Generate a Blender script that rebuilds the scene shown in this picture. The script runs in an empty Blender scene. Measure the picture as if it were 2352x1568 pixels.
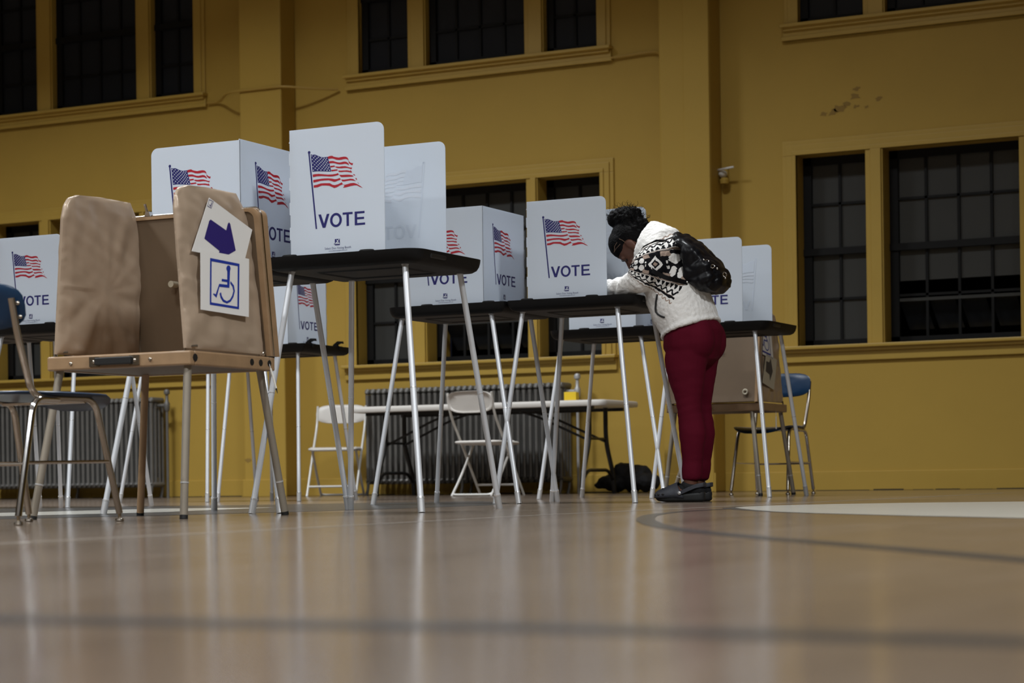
import bpy, bmesh, math, random
from mathutils import Vector, Matrix, noise
random.seed(7)
SC = bpy.context.scene
COL = SC.collection
PI = math.pi

# ------------------------------------------------------------------ materials
class X:
    """tiny arithmetic layer over shader math nodes"""
    nt = None
    def __init__(s, v): s.v = v
    @staticmethod
    def m(op, *a):
        n = X.nt.nodes.new('ShaderNodeMath'); n.operation = op
        for i, q in enumerate(a):
            q = q.v if isinstance(q, X) else q
            if isinstance(q, (int, float)): n.inputs[i].default_value = q
            else: X.nt.links.new(q, n.inputs[i])
        return X(n.outputs[0])
    def __add__(s, o): return X.m('ADD', s, o)
    __radd__ = __add__
    def __sub__(s, o): return X.m('SUBTRACT', s, o)
    def __rsub__(s, o): return X.m('SUBTRACT', o, s)
    def __mul__(s, o): return X.m('MULTIPLY', s, o)
    __rmul__ = __mul__
    def __truediv__(s, o): return X.m('DIVIDE', s, o)
    def lt(s, o): return X.m('LESS_THAN', s, o)
    def gt(s, o): return X.m('GREATER_THAN', s, o)
    def abs(s): return X.m('ABSOLUTE', s)
    def fr(s): return X.m('FRACT', s)
    def fl(s): return X.m('FLOOR', s)
    def mx(s, o): return X.m('MAXIMUM', s, o)
    def mn(s, o): return X.m('MINIMUM', s, o)
    def tri(s): return ((s.fr()) - .5).abs() * 2.

def mat(name, col, rough=.5, metal=0., bump=0., bscale=200., var=0., vscale=3., spec=.5, coat=0., transl=0., rvar=0., sheen=0.):
    m = bpy.data.materials.new(name); m.use_nodes = True
    nt = m.node_tree; p = nt.nodes['Principled BSDF']; L = nt.links
    p.inputs['Base Color'].default_value = (*col, 1); p.inputs['Roughness'].default_value = rough
    p.inputs['Metallic'].default_value = metal; p.inputs['Specular IOR Level'].default_value = spec
    p.inputs['Coat Weight'].default_value = coat
    if sheen: p.inputs['Sheen Weight'].default_value = sheen
    tc = nt.nodes.new('ShaderNodeTexCoord')
    if var or rvar:
        nz = nt.nodes.new('ShaderNodeTexNoise'); nz.inputs['Scale'].default_value = vscale; nz.inputs['Detail'].default_value = 6
        L.new(tc.outputs['Object'], nz.inputs['Vector'])
    if var:
        mx = nt.nodes.new('ShaderNodeMix'); mx.data_type = 'RGBA'
        mx.inputs[6].default_value = (*[c * (1 - var) for c in col], 1); mx.inputs[7].default_value = (*[min(1, c * (1 + var)) for c in col], 1)
        L.new(nz.outputs['Fac'], mx.inputs[0]); L.new(mx.outputs[2], p.inputs['Base Color'])
    if rvar:
        mr = nt.nodes.new('ShaderNodeMapRange'); mr.inputs[3].default_value = max(0.02, rough - rvar); mr.inputs[4].default_value = rough + rvar
        L.new(nz.outputs['Fac'], mr.inputs[0]); L.new(mr.outputs[0], p.inputs['Roughness'])
    if bump:
        nb = nt.nodes.new('ShaderNodeTexNoise'); nb.inputs['Scale'].default_value = bscale; nb.inputs['Detail'].default_value = 3
        L.new(tc.outputs['Object'], nb.inputs['Vector'])
        bp = nt.nodes.new('ShaderNodeBump'); bp.inputs['Strength'].default_value = bump; bp.inputs['Distance'].default_value = .01
        L.new(nb.outputs['Fac'], bp.inputs['Height']); L.new(bp.outputs[0], p.inputs['Normal'])
    if transl:
        tr = nt.nodes.new('ShaderNodeBsdfTranslucent'); tr.inputs[0].default_value = (*col, 1)
        ms = nt.nodes.new('ShaderNodeMixShader'); ms.inputs[0].default_value = transl
        L.new(p.outputs[0], ms.inputs[1]); L.new(tr.outputs[0], ms.inputs[2])
        L.new(ms.outputs[0], nt.nodes['Material Output'].inputs[0])
    return m

M = {}
M['wall'] = mat('mustard_paint', (.43, .278, .053), .55, bump=.06, bscale=9, var=.10, vscale=1.3, spec=.25)
M['trim'] = mat('mustard_gloss_paint', (.45, .295, .055), .42, bump=.03, bscale=30, var=.07, vscale=4)
M['ceiling'] = mat('ceiling_plaster', (.5, .48, .43), .8, var=.05)
M['pane'] = mat('wired_glass_night', (.045, .046, .044), .32, var=.2, vscale=1.1, spec=.35)
M['pane_up'] = mat('glass_night_upper', (.017, .019, .023), .2, var=.2, vscale=1.1, spec=.25)
M['sash'] = mat('dark_steel_sash_and_shade', (.006, .006, .006), .6, spec=.2)
M['void'] = mat('night_outside', (.002, .002, .002), .9, spec=0.)
M['white_sheet'] = mat('corrugated_plastic_white', (.76, .815, .885), .45, bump=.012, bscale=60, transl=.30, spec=.35)
M['navy'] = mat('navy_print', (.012, .012, .13), .45)
M['red'] = mat('red_print', (.42, .008, .022), .45)
M['white_ink'] = mat('white_ink', (.72, .76, .82), .45)
M['ink'] = mat('small_print_ink', (.10, .11, .22), .5)
M['black_plastic'] = mat('black_plastic', (.0075, .007, .0068), .5, bump=.05, bscale=500, rvar=.08, spec=.13)
M['alu'] = mat('brushed_aluminium', (.68, .70, .73), .36, .30, bump=.02, bscale=300)
M['alu_dark'] = mat('scuffed_aluminium', (.50, .50, .50), .42, .35, var=.1, vscale=20)
M['ring'] = mat('bright_collar', (.8, .8, .8), .25, .6)
M['tan_alu'] = mat('tan_anodised_tube', (.29, .252, .20), .42, .35, var=.12, vscale=14)
M['wood'] = mat('worn_tan_wood', (.30, .188, .100), .45, var=.25, vscale=18, bump=.05, bscale=60)
M['ply'] = mat('dark_fibreboard', (.145, .097, .057), .6, var=.18, vscale=5)
M['satin'] = mat('tan_satin_vinyl', (.40, .30, .215), .33, .12, var=.07, vscale=5, bump=.05, bscale=35)
M['chrome'] = mat('chrome', (.72, .72, .72), .12, 1.)
M['old_chrome'] = mat('worn_chrome', (.45, .40, .34), .22, .95, var=.25, vscale=9)
M['black'] = mat('black_rubber', (.008, .008, .008), .5)
M['card'] = mat('white_card', (.74, .72, .69), .6)
M['card_old'] = mat('cream_card', (.50, .45, .34), .65)
M['sign_blue'] = mat('sign_blue', (.012, .035, .30), .5)
M['arrow_navy'] = mat('arrow_indigo', (.022, .012, .14), .5)
M['arrow_dark'] = mat('faded_arrow_ink', (.055, .05, .055), .6)
M['blue_plastic'] = mat('dark_blue_chair_plastic', (.007, .026, .062), .3, var=.1, vscale=8, spec=.3)
M['white_plastic'] = mat('off_white_plastic', (.62, .59, .55), .42, bump=.03, bscale=150)
M['white_steel'] = mat('white_painted_steel', (.62, .61, .58), .35)
M['black_steel'] = mat('black_painted_steel', (.008, .008, .008), .4)
M['radiator'] = mat('silver_radiator_paint', (.17, .165, .155), .45, .35, var=.2, vscale=12)
M['yellow'] = mat('bright_yellow_paper', (.85, .58, .01), .6)
M['cloth_black'] = mat('black_cloth', (.005, .005, .006), .8, bump=.2, bscale=60)
M['pipe'] = mat('painted_pipe', (.40, .25, .045), .45)
M['grime'] = mat('grime', (.02, .017, .012), .9)
M['crack'] = mat('flaking_plaster', (.27, .165, .034), .8)
M['skin'] = mat('brown_skin', (.105, .042, .025), .5, var=.12, vscale=14, spec=.35)
M['hair'] = mat('black_hair', (.0025, .002, .0022), .7, bump=.5, bscale=140, spec=.12)
M['hair_light'] = mat('light_braid', (.16, .095, .06), .6)
M['leggings'] = mat('burgundy_jersey', (.085, .0035, .013), .85, bump=.08, bscale=90, var=.08, vscale=10, spec=.1)
M['clog'] = mat('charcoal_foam', (.034, .036, .046), .55, bump=.08, bscale=120)
M['sole'] = mat('dark_foam_sole', (.011, .0115, .012), .6)
M['sock'] = mat('black_sock', (.004, .004, .005), .9)
M['leather'] = mat('black_soft_leather', (.0045, .0045, .006), .34, bump=.35, bscale=14, rvar=.06, vscale=9, spec=.2)
M['piping'] = mat('black_piping', (.008, .008, .009), .6)
M['pencil_white'] = mat('white_pencil', (.65, .62, .56), .4)

def sherpa():
    m = bpy.data.materials.new('white_sherpa_nordic_band'); m.use_nodes = True
    nt = m.node_tree; X.nt = nt; p = nt.nodes['Principled BSDF']
    p.inputs['Roughness'].default_value = .95; p.inputs['Specular IOR Level'].default_value = .1
    tc = nt.nodes.new('ShaderNodeTexCoord')
    nz = nt.nodes.new('ShaderNodeTexNoise'); nz.inputs['Scale'].default_value = 55; nz.inputs['Detail'].default_value = 2
    nt.links.new(tc.outputs['Object'], nz.inputs['Vector'])
    sep = nt.nodes.new('ShaderNodeSeparateXYZ'); nt.links.new(tc.outputs['Object'], sep.inputs[0])
    wob = (X(nz.outputs['Fac']) - .5)
    x, y, z = X(sep.outputs[0]), X(sep.outputs[1]), X(sep.outputs[2])
    dx = .246 - x + wob * .012; dz = z - 1.154 + wob * .012
    r = X.m('SQRT', dx * dx + dz * dz)
    ph = X.m('ARCTAN2', dz, dx) * (180 / PI)
    P = ph.abs()
    # main black band with diamonds and winged motifs
    c = (r - .001) / .078
    par = ((c / 2.).fr()).lt(.5)
    q = (c.fr() - .5).abs() * 2.
    b = P / 16.5
    dia = q * .95 + b
    d_w = (dia.gt(.42) * dia.lt(.72)).mx(dia.lt(.0))
    d_g = dia.lt(.22)
    e = X.m('POWER', (q - .42) / .35, 2) + X.m('POWER', (b - .42) / .36, 2)
    but = e.lt(1.).mx((q.gt(.86)) * b.lt(.28) * b.gt(.08))
    corner = (q.gt(.62)) * (b.gt(.62))
    white_m = par * d_w + (1. - par) * but
    tan_m = (par * d_g).mx(corner)
    inb = P.lt(16.5)
    # rows outside the main band
    u = r / .021
    teeth = P.gt(19.5) * P.lt(24.5) * u.tri().gt((P - 18.5) / 8.)
    line1 = P.gt(16.5) * P.lt(17.6)
    zig = P.gt(25.) * P.lt(30.5) * ((r / .03).tri() - (P - 25.3) / 4.8).abs().lt(.30)
    line2 = P.gt(31.) * P.lt(33.4)
    tand = ((P.gt(17.9) * P.lt(19.0)) + (P.gt(30.6) * P.lt(31.0)) + (P.gt(35.) * P.lt(38.)) * (((r / .024).tri()) - (P - 35.) / 3.).abs().lt(.35)).mn(1.)
    lim = 1. - (ph.lt(-2.) * r.gt(.318))
    lim = lim * dx.gt(.0) * z.gt(.96)
    blackm = (inb * (1. - white_m) * (1. - tan_m)).mx(teeth).mx(line1).mx(zig).mx(line2) * lim
    tanm = ((inb * tan_m).mx(tand)) * lim
    def mixc(f, a, bcol):
        mx = nt.nodes.new('ShaderNodeMix'); mx.data_type = 'RGBA'
        nt.links.new(f.v, mx.inputs[0])
        if isinstance(a, tuple): mx.inputs[6].default_value = (*a, 1)
        else: nt.links.new(a, mx.inputs[6])
        mx.inputs[7].default_value = (*bcol, 1)
        return mx.outputs[2]
    c1 = mixc(tanm, (.80, .78, .75), (.36, .27, .22))
    c2 = mixc(blackm, c1, (.008, .008, .010))
    nt.links.new(c2, p.inputs['Base Color'])
    nb = nt.nodes.new('ShaderNodeTexNoise'); nb.inputs['Scale'].default_value = 120; nb.inputs['Detail'].default_value = 3
    nt.links.new(tc.outputs['Object'], nb.inputs['Vector'])
    bp = nt.nodes.new('ShaderNodeBump'); bp.inputs['Strength'].default_value = .35; bp.inputs['Distance'].default_value = .008
    nt.links.new(nb.outputs['Fac'], bp.inputs['Height']); nt.links.new(bp.outputs[0], p.inputs['Normal'])
    return m
M['sherpa'] = sherpa()

def floor_mat():
    m = bpy.data.materials.new('tan_gym_floor'); m.use_nodes = True
    nt = m.node_tree; p = nt.nodes['Principled BSDF']; L = nt.links
    tc = nt.nodes.new('ShaderNodeTexCoord')
    mp = nt.nodes.new('ShaderNodeMapping'); mp.inputs['Scale'].default_value = (1, .25, 1); mp.inputs['Rotation'].default_value = (0, 0, PI / 2)
    L.new(tc.outputs['Object'], mp.inputs['Vector'])
    n1 = nt.nodes.new('ShaderNodeTexNoise'); n1.inputs['Scale'].default_value = 2.2; n1.inputs['Detail'].default_value = 8; n1.inputs['Roughness'].default_value = .6
    n2 = nt.nodes.new('ShaderNodeTexNoise'); n2.inputs['Scale'].default_value = 14; n2.inputs['Detail'].default_value = 6
    L.new(mp.outputs[0], n1.inputs['Vector']); L.new(mp.outputs[0], n2.inputs['Vector'])
    cr = nt.nodes.new('ShaderNodeValToRGB')
    cr.color_ramp.elements[0].position = .3; cr.color_ramp.elements[0].color = (.122, .088, .064, 1)
    cr.color_ramp.elements[1].position = .72; cr.color_ramp.elements[1].color = (.165, .126, .096, 1)
    L.new(n1.outputs['Fac'], cr.inputs[0])
    mx = nt.nodes.new('ShaderNodeMix'); mx.data_type = 'RGBA'; mx.blend_type = 'OVERLAY'; mx.inputs[0].default_value = .25
    L.new(cr.outputs[0], mx.inputs[6]); L.new(n2.outputs['Fac'], mx.inputs[7])
    L.new(mx.outputs[2], p.inputs['Base Color'])
    mr = nt.nodes.new('ShaderNodeMapRange'); mr.inputs[3].default_value = .12; mr.inputs[4].default_value = .20
    L.new(n1.outputs['Fac'], mr.inputs[0]); L.new(mr.outputs[0], p.inputs['Roughness'])
    p.inputs['Specular IOR Level'].default_value = .45
    bp = nt.nodes.new('ShaderNodeBump'); bp.inputs['Strength'].default_value = .04; bp.inputs['Distance'].default_value = .02
    L.new(n2.outputs['Fac'], bp.inputs['Height']); L.new(bp.outputs[0], p.inputs['Normal'])
    return m
M['floor'] = floor_mat()
M['line_grey'] = mat('grey_court_paint', (.040, .040, .041), .24, spec=.3, var=.15, vscale=6)
M['line_white'] = mat('white_court_paint', (.42, .41, .37), .2, var=.12, vscale=6)
M['line_thin'] = mat('thin_white_court_line', (.36, .32, .27), .35, var=.2, vscale=8)

# ------------------------------------------------------------------ mesh building
class MB:
    def __init__(s): s.v = []; s.f = []; s.mi = []
    def add(s, vs, fs, mi=0):
        o = len(s.v); s.v += [tuple(v) for v in vs]
        s.f += [tuple(i + o for i in f) for f in fs]; s.mi += [mi] * len(fs)
        return s
    def box(s, a, b, mi=0, R=None):
        x0, y0, z0 = a; x1, y1, z1 = b
        vs = [(x0, y0, z0), (x1, y0, z0), (x1, y1, z0), (x0, y1, z0), (x0, y0, z1), (x1, y0, z1), (x1, y1, z1), (x0, y1, z1)]
        if R: vs = [R @ Vector(v) for v in vs]
        return s.add(vs, [(0, 3, 2, 1), (4, 5, 6, 7), (0, 1, 5, 4), (1, 2, 6, 5), (2, 3, 7, 6), (3, 0, 4, 7)], mi)
    def loops(s, loops, mi=0, cap0=True, cap1=True):
        n = len(loops[0]); vs = [p for l in loops for p in l]; fs = []
        for k in range(len(loops) - 1):
            for i in range(n):
                j = (i + 1) % n
                fs.append((k * n + i, k * n + j, (k + 1) * n + j, (k + 1) * n + i))
        if cap0: fs.append(tuple(reversed(range(n))))
        if cap1: fs.append(tuple(range((len(loops) - 1) * n, len(loops) * n)))
        return s.add(vs, fs, mi)
    def tube(s, pts, r, n=12, mi=0, caps=True):
        pts = [Vector(p) for p in pts]; k = len(pts)
        rs = r if isinstance(r, (list, tuple)) else [r] * k
        T = []
        for i in range(k):
            a = pts[max(0, i - 1)]; b = pts[min(k - 1, i + 1)]
            T.append((b - a).normalized())
        up = Vector((0, 0, 1)) if abs(T[0].z) < .9 else Vector((1, 0, 0))
        N = (up - T[0] * up.dot(T[0])).normalized(); lo = []
        for i in range(k):
            N = (N - T[i] * N.dot(T[i])).normalized(); B = T[i].cross(N)
            lo.append([pts[i] + (N * math.cos(2 * PI * j / n) + B * math.sin(2 * PI * j / n)) * rs[i] for j in range(n)])
        return s.loops(lo, mi, caps, caps)
    def prism(s, poly, fn, mi=0):
        """poly: 2d points, fn(u,v,k) -> 3d for the k=0 / k=1 side"""
        n = len(poly); vs = [fn(u, v, 0) for u, v in poly] + [fn(u, v, 1) for u, v in poly]
        fs = [tuple(reversed(range(n))), tuple(range(n, 2 * n))] + [(i, (i + 1) % n, n + (i + 1) % n, n + i) for i in range(n)]
        return s.add(vs, fs, mi)
    def flat(s, poly, fn, mi=0): return s.add([fn(u, v) for u, v in poly], [tuple(range(len(poly)))], mi)
    def sphere(s, c, r, nu=16, nv=10, mi=0, R=None):
        r = r if isinstance(r, (tuple, list)) else (r, r, r); vs = []; fs = []
        for j in range(1, nv):
            th = PI * j / nv
            for i in range(nu):
                a = 2 * PI * i / nu; q = Vector((math.sin(th) * math.cos(a) * r[0], math.sin(th) * math.sin(a) * r[1], math.cos(th) * r[2]))
                if R: q = R @ q
                vs.append(q + Vector(c))
        t = Vector((0, 0, r[2])); 
        if R: t = R @ t
        vs.append(Vector(c) + t); vs.append(Vector(c) - t); T = len(vs) - 2
        for j in range(nv - 2):
            for i in range(nu):
                k = (i + 1) % nu; fs.append((j * nu + i, (j + 1) * nu + i, (j + 1) * nu + k, j * nu + k))
        for i in range(nu):
            k = (i + 1) % nu; fs.append((T, i, k)); fs.append((T + 1, (nv - 2) * nu + k, (nv - 2) * nu + i))
        return s.add(vs, fs, mi)
    def cyl(s, a, b, r, n=14, mi=0): return s.tube([a, b], r, n, mi)
    def mesh(s, name, mats, angle=35, fix=True):
        me = bpy.data.meshes.new(name); me.from_pydata(s.v, [], s.f); me.update()
        for m_ in (mats if isinstance(mats, (list, tuple)) else [mats]): me.materials.append(m_)
        for i, p in enumerate(me.polygons): p.material_index = s.mi[i]
        if fix:
            bm = bmesh.new(); bm.from_mesh(me); bmesh.ops.recalc_face_normals(bm, faces=bm.faces); bm.to_mesh(me); bm.free()
        if angle:
            for p in me.polygons: p.use_smooth = True
            me.set_sharp_from_angle(angle=math.radians(angle))
        return me
    def build(s, name, mats, parent=None, angle=35, fix=True):
        return link(name, s.mesh(name, mats, angle, fix), parent)

def link(name, me, parent=None):
    o = bpy.data.objects.new(name, me); COL.objects.link(o)
    if parent: o.parent = parent
    return o
def bevel(o, w, seg=2, ang=40):
    b = o.modifiers.new('bevel', 'BEVEL'); b.width = w; b.segments = seg; b.limit_method = 'ANGLE'; b.angle_limit = math.radians(ang)
    return o
def thing(name, label, cat, loc=(0, 0, 0), rz=0, group=None):
    o = bpy.data.objects.new(name, None); COL.objects.link(o); o.location = loc; o.rotation_euler = (0, 0, rz)
    o.empty_display_size = .1
    return tag(o, label, cat, group)
def tag(o, label, cat, group=None):
    o['label'] = label; o['category'] = cat
    if group: o['group'] = group
    return o
def struct(o): o['kind'] = 'structure'; return o
def rrect(x0, y0, x1, y1, r, n=6):
    pts = []
    for cx, cy, a0 in ((x1 - r, y0 + r, -90), (x1 - r, y1 - r, 0), (x0 + r, y1 - r, 90), (x0 + r, y0 + r, 180)):
        for k in range(n + 1):
            a = math.radians(a0 + 90 * k / n); pts.append((cx + r * math.cos(a), cy + r * math.sin(a)))
    return pts
def arc(cx, cy, r, a0, a1, n=8):
    return [(cx + r * math.cos(math.radians(a0 + (a1 - a0) * k / n)), cy + r * math.sin(math.radians(a0 + (a1 - a0) * k / n))) for k in range(n + 1)]
def bend(pts, rad, n=5):
    """round the inner corners of a polyline"""
    P = [Vector(p) for p in pts]; out = [P[0]]
    for i in range(1, len(P) - 1):
        a = (P[i - 1] - P[i]); b = (P[i + 1] - P[i]); d = min(rad, a.length * .45, b.length * .45)
        p0 = P[i] + a.normalized() * d; p1 = P[i] + b.normalized() * d
        for k in range(n + 1):
            t = k / n; out.append((1 - t) ** 2 * p0 + 2 * t * (1 - t) * P[i] + t * t * p1)
    out.append(P[-1]); return out
def strip(pts, w):
    """flat ribbon polygon along a 2d polyline"""
    L = []; Rr = []
    for i, p in enumerate(pts):
        a = Vector(pts[max(0, i - 1)]); b = Vector(pts[min(len(pts) - 1, i + 1)]); d = (b - a).normalized(); n = Vector((-d.y, d.x))
        ww = w[i] if isinstance(w, (list, tuple)) else w
        L.append(Vector(p) + n * ww / 2); Rr.append(Vector(p) - n * ww / 2)
    return L, Rr
def text_mesh(body, size, align='CENTER', offset=0.):
    c = bpy.data.curves.new('txt', 'FONT'); c.body = body; c.size = size; c.align_x = align; c.offset = offset; c.resolution_u = 3
    o = bpy.data.objects.new('txt', c); COL.objects.link(o)
    dg = bpy.context.evaluated_depsgraph_get(); me = bpy.data.meshes.new_from_object(o.evaluated_get(dg))
    bpy.data.objects.remove(o); bpy.data.curves.remove(c)
    vs = [tuple(v.co[:2]) for v in me.vertices]; fs = [tuple(p.vertices) for p in me.polygons]; bpy.data.meshes.remove(me)
    return vs, fs
def remesh(mb, name, m, voxel, smooth=4, disp=None, factor=.5):
    me = mb.mesh(name + '_src', [m], 0)
    o = link('tmp', me)
    r = o.modifiers.new('r', 'REMESH'); r.mode = 'VOXEL'; r.voxel_size = voxel; r.use_smooth_shade = True
    if smooth:
        k = o.modifiers.new('s', 'SMOOTH'); k.factor = factor; k.iterations = smooth
    dg = bpy.context.evaluated_depsgraph_get(); out = bpy.data.meshes.new_from_object(o.evaluated_get(dg)); out.name = name
    bpy.data.objects.remove(o); bpy.data.meshes.remove(me)
    if disp:
        out.update(); ns = [v.normal.copy() for v in out.vertices]
        for v, n in zip(out.vertices, ns): v.co += n * disp(v.co)
    if not out.materials: out.materials.append(m)
    for p in out.polygons: p.use_smooth = True
    return out
# ------------------------------------------------------------------ setting
TW = 15.84           # face of the window wall (x runs along it, y into it)
TG = 16.02           # plane of the glass
ZC = 7.6
def poly_floor(name, pts, m, z):
    mb = MB(); mb.prism(pts, lambda u, v, k: (u, v, z * k + .0002))
    return mb.build(name, m, FLOOR, 0)
mb = MB(); mb.box((-34, -12, -.2), (18, TW + .4, 0)); FLOOR = struct(mb.build('floor', M['floor'], None, 0))
mb = MB(); mb.box((-34, -12, ZC), (18, TW + .4, ZC + .2)); struct(mb.build('ceiling', M['ceiling'], None, 0))
mb = MB(); mb.box((-34.3, -12, 0), (-34, TW, ZC)); struct(mb.build('wall_left', M['wall'], None, 0))
mb = MB(); mb.box((18, -12, 0), (18.3, TW, ZC)); struct(mb.build('wall_right', M['wall'], None, 0))
mb = MB(); mb.box((-34, -12.3, 0), (18, -12, ZC)); struct(mb.build('wall_near', M['wall'], None, 0))

# windows of each bay: three lights below, three above   (x edges of the openings)
LOW = [[(-13.56, -13.0), (-12.86, -11.80), (-11.72, -11.14)],
       [(-9.42, -8.859), (-8.70, -7.71), (-7.60, -7.016)],
       [(-5.286, -4.712), (-4.569, -3.498), (-3.36, -2.78)]]
UPP = [[(-13.56, -13.0), (-12.81, -11.81), (-11.635, -11.153)],
       [(-9.365, -8.857), (-8.675, -7.709), (-7.525, -7.03)],
       [(-5.255, -4.714), (-4.535, -3.50), (-3.33, -2.78)]]
ZL = (1.165, 2.705); ZU = (3.765, 5.13)
# wall with openings, built as blocks around them
mb = MB()
edges = []
holes = []
for bay in LOW:
    for a, b in bay: holes.append((a, b, *ZL))
for bay in UPP:
    for a, b in bay: holes.append((a, b, *ZU))
def band(z0, z1, spans):
    xs = -34.
    for a, b in sorted(spans):
        mb.box((xs, TW, z0), (a, TW + .4, z1)); xs = b
    mb.box((xs, TW, z0), (18, TW + .4, z1))
band(0, ZL[0], []); band(*ZL, [h[:2] for h in holes if h[2] == ZL[0]])
band(ZL[1], ZU[0], []); band(*ZU, [h[:2] for h in holes if h[2] == ZU[0]]); band(ZU[1], ZC, [])
WALL = struct(mb.build('wall_back', M['wall'], None, 0))

def win(n, lights, z0, z1, upper, hopper=False):
    TG = TW + (.07 if upper else .18)
    root = bpy.data.objects.new('window_%d' % n, None); COL.objects.link(root); struct(root)
    x0 = lights[0][0]; x1 = lights[-1][1]
    # casing (stepped moulding), sill and apron
    c = MB(); w = .12
    for k, (e, d) in enumerate(((0, .018), (.035, .030), (.085, .040))):
        if upper:
            c.box((x0 - w + e, TW - d, z0 - .01), (x0 - .0, TW, z1)) if k < 2 else None
            c.box((x1, TW - d, z0 - .01), (x1 + w - e, TW, z1)) if k < 2 else None
        else:
            c.box((x0 - w + e, TW - d, z0 - .01), (x0, TW, z1)); c.box((x1, TW - d, z0 - .01), (x1 + w - e, TW, z1))
            c.box((x0 - w + e, TW - d, z1), (x1 + w - e, TW, z1 + w - e))
    for (a, b), (a2, b2) in zip(lights[:-1], lights[1:]):
        c.box((b, TW - .03, z0), (a2, TW, z1)); c.box((b + .045, TW - .05, z0), (a2 - .012, TW, z1))
    bevel(c.build('window_casing', M['trim'], root, 0), .004)
    s = MB(); e = .14
    s.box((x0 - e, TW - .085, z0 - .028), (x1 + e, TW + .16, z0)); s.box((x0 - e + .02, TW - .055, z0 - .055), (x1 + e - .02, TW, z0 - .02))
    ap = z0 - .13
    s.box((x0 - .13, TW - .028, ap), (x1 + .13, TW, z0 - .03))
    if upper: s.box((x0 - .14, TW - .042, ap), (x1 + .14, TW, ap + .035))
    bevel(s.build('window_sill', M['trim'], root, 0), .006)
    for li, (a, b) in enumerate(lights):
        cols = 4 if li == 1 else 2; zt = z0 + (z1 - z0) * .5
        g = MB(); pm = M['pane_up'] if upper else M['pane']
        open_low = hopper and li == 1
        zlow = z0 + .50 if open_low else z0
        g.box((a, TG, zlow), (b, TG + .012, z1)); pane = g.build('pane', pm, root, 0)
        f = MB(); fw = .055 if not upper else .05
        f.box((a, TG - .03, z0), (a + fw + .015, TG, z1)); f.box((b - fw + .02, TG - .03, z0), (b, TG, z1))  # left stile drawn wider, shade beside the jamb put into its black
        f.box((a, TG - .03, z0), (b, TG, z0 + fw)); f.box((a, TG - .03, z1 - fw - .01), (b, TG, z1))
        f.box((a, TG - .045, zt - .028), (b, TG, zt + .028))
        for k in range(1, cols):
            xm = a + fw * .6 + (b - a - fw * .6) * k / cols
            f.box((xm - .011, TG - .018, z0), (xm + .011, TG, z1))
        rows = (.25, .75) if not upper else (.23, .77)
        for rr in rows:
            zz = z0 + (z1 - z0) * rr
            f.box((a, TG - .018, zz - .010), (b, TG, zz + .010))
        f.build('sash', M['sash'], root, 0)
        if open_low:
            h = MB(); h.box((a, TG + .25, z0 - .1), (b, TG + .27, zlow + .1)); h.build('night_outside', M['void'], root, 0)
            h = MB(); ang = .55
            for k in range(4):
                xa = a + .06 + (b - a - .1) * k / 4; xb = a + .02 + (b - a - .1) * (k + 1) / 4
                h.add([(xa, TG + .02, z0 + .34), (xb, TG + .02, z0 + .34), (xb + .04, TG + .16, z0 + .12), (xa + .04, TG + .16, z0 + .12)], [(0, 1, 2, 3)])
            h.build('hopper_pane', M['pane_up'], root, 0)
            h = MB(); h.box((a + .05, TG - .02, z0 + .335), (b - .03, TG + .02, z0 + .36)); h.build('hopper_rail', M['pane'], root, 0)
    return root
for i in range(3): win(i + 1, LOW[i], *ZL, False, i >= 1)
for i in range(3): win(i + 4, UPP[i], *ZU, True)

# pilasters with painted conduit chases
for i, (a, b) in enumerate(((-14.62, -14.17), (-10.498, -10.05), (-6.378, -5.933), (-2.2, -1.76))):
    p = MB(); p.box((a, TW - .245, 0), (b, TW, ZC))
    struct(bevel(p.build('trim_%d' % (i + 1), M['wall'], None, 0), .012))
p = MB(); p.box((-6.162, TW - .262, 0), (-5.935, TW - .24, ZC)); struct(bevel(p.build('trim_5', M['wall'], None, 0), .008))
# low plinth line along the wall base
bb = MB(); xs = [-34, -14.62, -14.17, -10.498, -10.05, -6.378, -5.933, -2.2, -1.76, 18]
for a, b in zip(xs[0::2], xs[1::2]): bb.box((a, TW - .012, 0), (b, TW, .155))
for a, b in ((-10.498, -10.05), (-6.378, -5.933)): bb.box((a - .01, TW - .257, 0), (b + .01, TW - .245, .155))
struct(bevel(bb.build('baseboard_back', M['wall'], None, 0), .004))
# grime where the wall meets the floor
g = MB(); xx = -15.
while xx < 0:
    w = random.uniform(.1, .5); h = random.uniform(.003, .011)
    if not (-10.6 < xx + w and xx < -9.95) and not (-6.5 < xx + w and xx < -5.85) and not (xx < -14.1): g.box((xx, TW - .016, .0003), (xx + w, TW - .0125, h))
    xx += w + random.uniform(0, .08)
struct(g.build('trim_6', M['grime'], None, 0))
# flaking plaster above the right-hand window
g = MB(); rnd = random.Random(3)
for cx, cz, r in [(-4.80, 3.14, .045), (-4.78, 3.20, .03), (-4.92, 3.06, .05), (-4.98, 3.03, .04), (-4.86, 3.09, .03), (-4.60, 3.10, .03), (-4.79, 3.06, .025), (-5.05, 3.02, .03), (-4.70, 3.05, .02), (-10.45, .33, .035)]:
    n = 11; pts = []
    for k in range(n):
        a = 2 * PI * k / n; q = r * rnd.uniform(.35, 1.1); pts.append((cx + q * 1.3 * math.cos(a), cz + q * .7 * math.sin(a)))
    yy = TW - .0015 if cx > -10 else TW - .2465
    g.flat(pts, lambda u, v: (u, yy, v))
struct(g.build('trim_7', M['crack'], None, 0))

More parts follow.
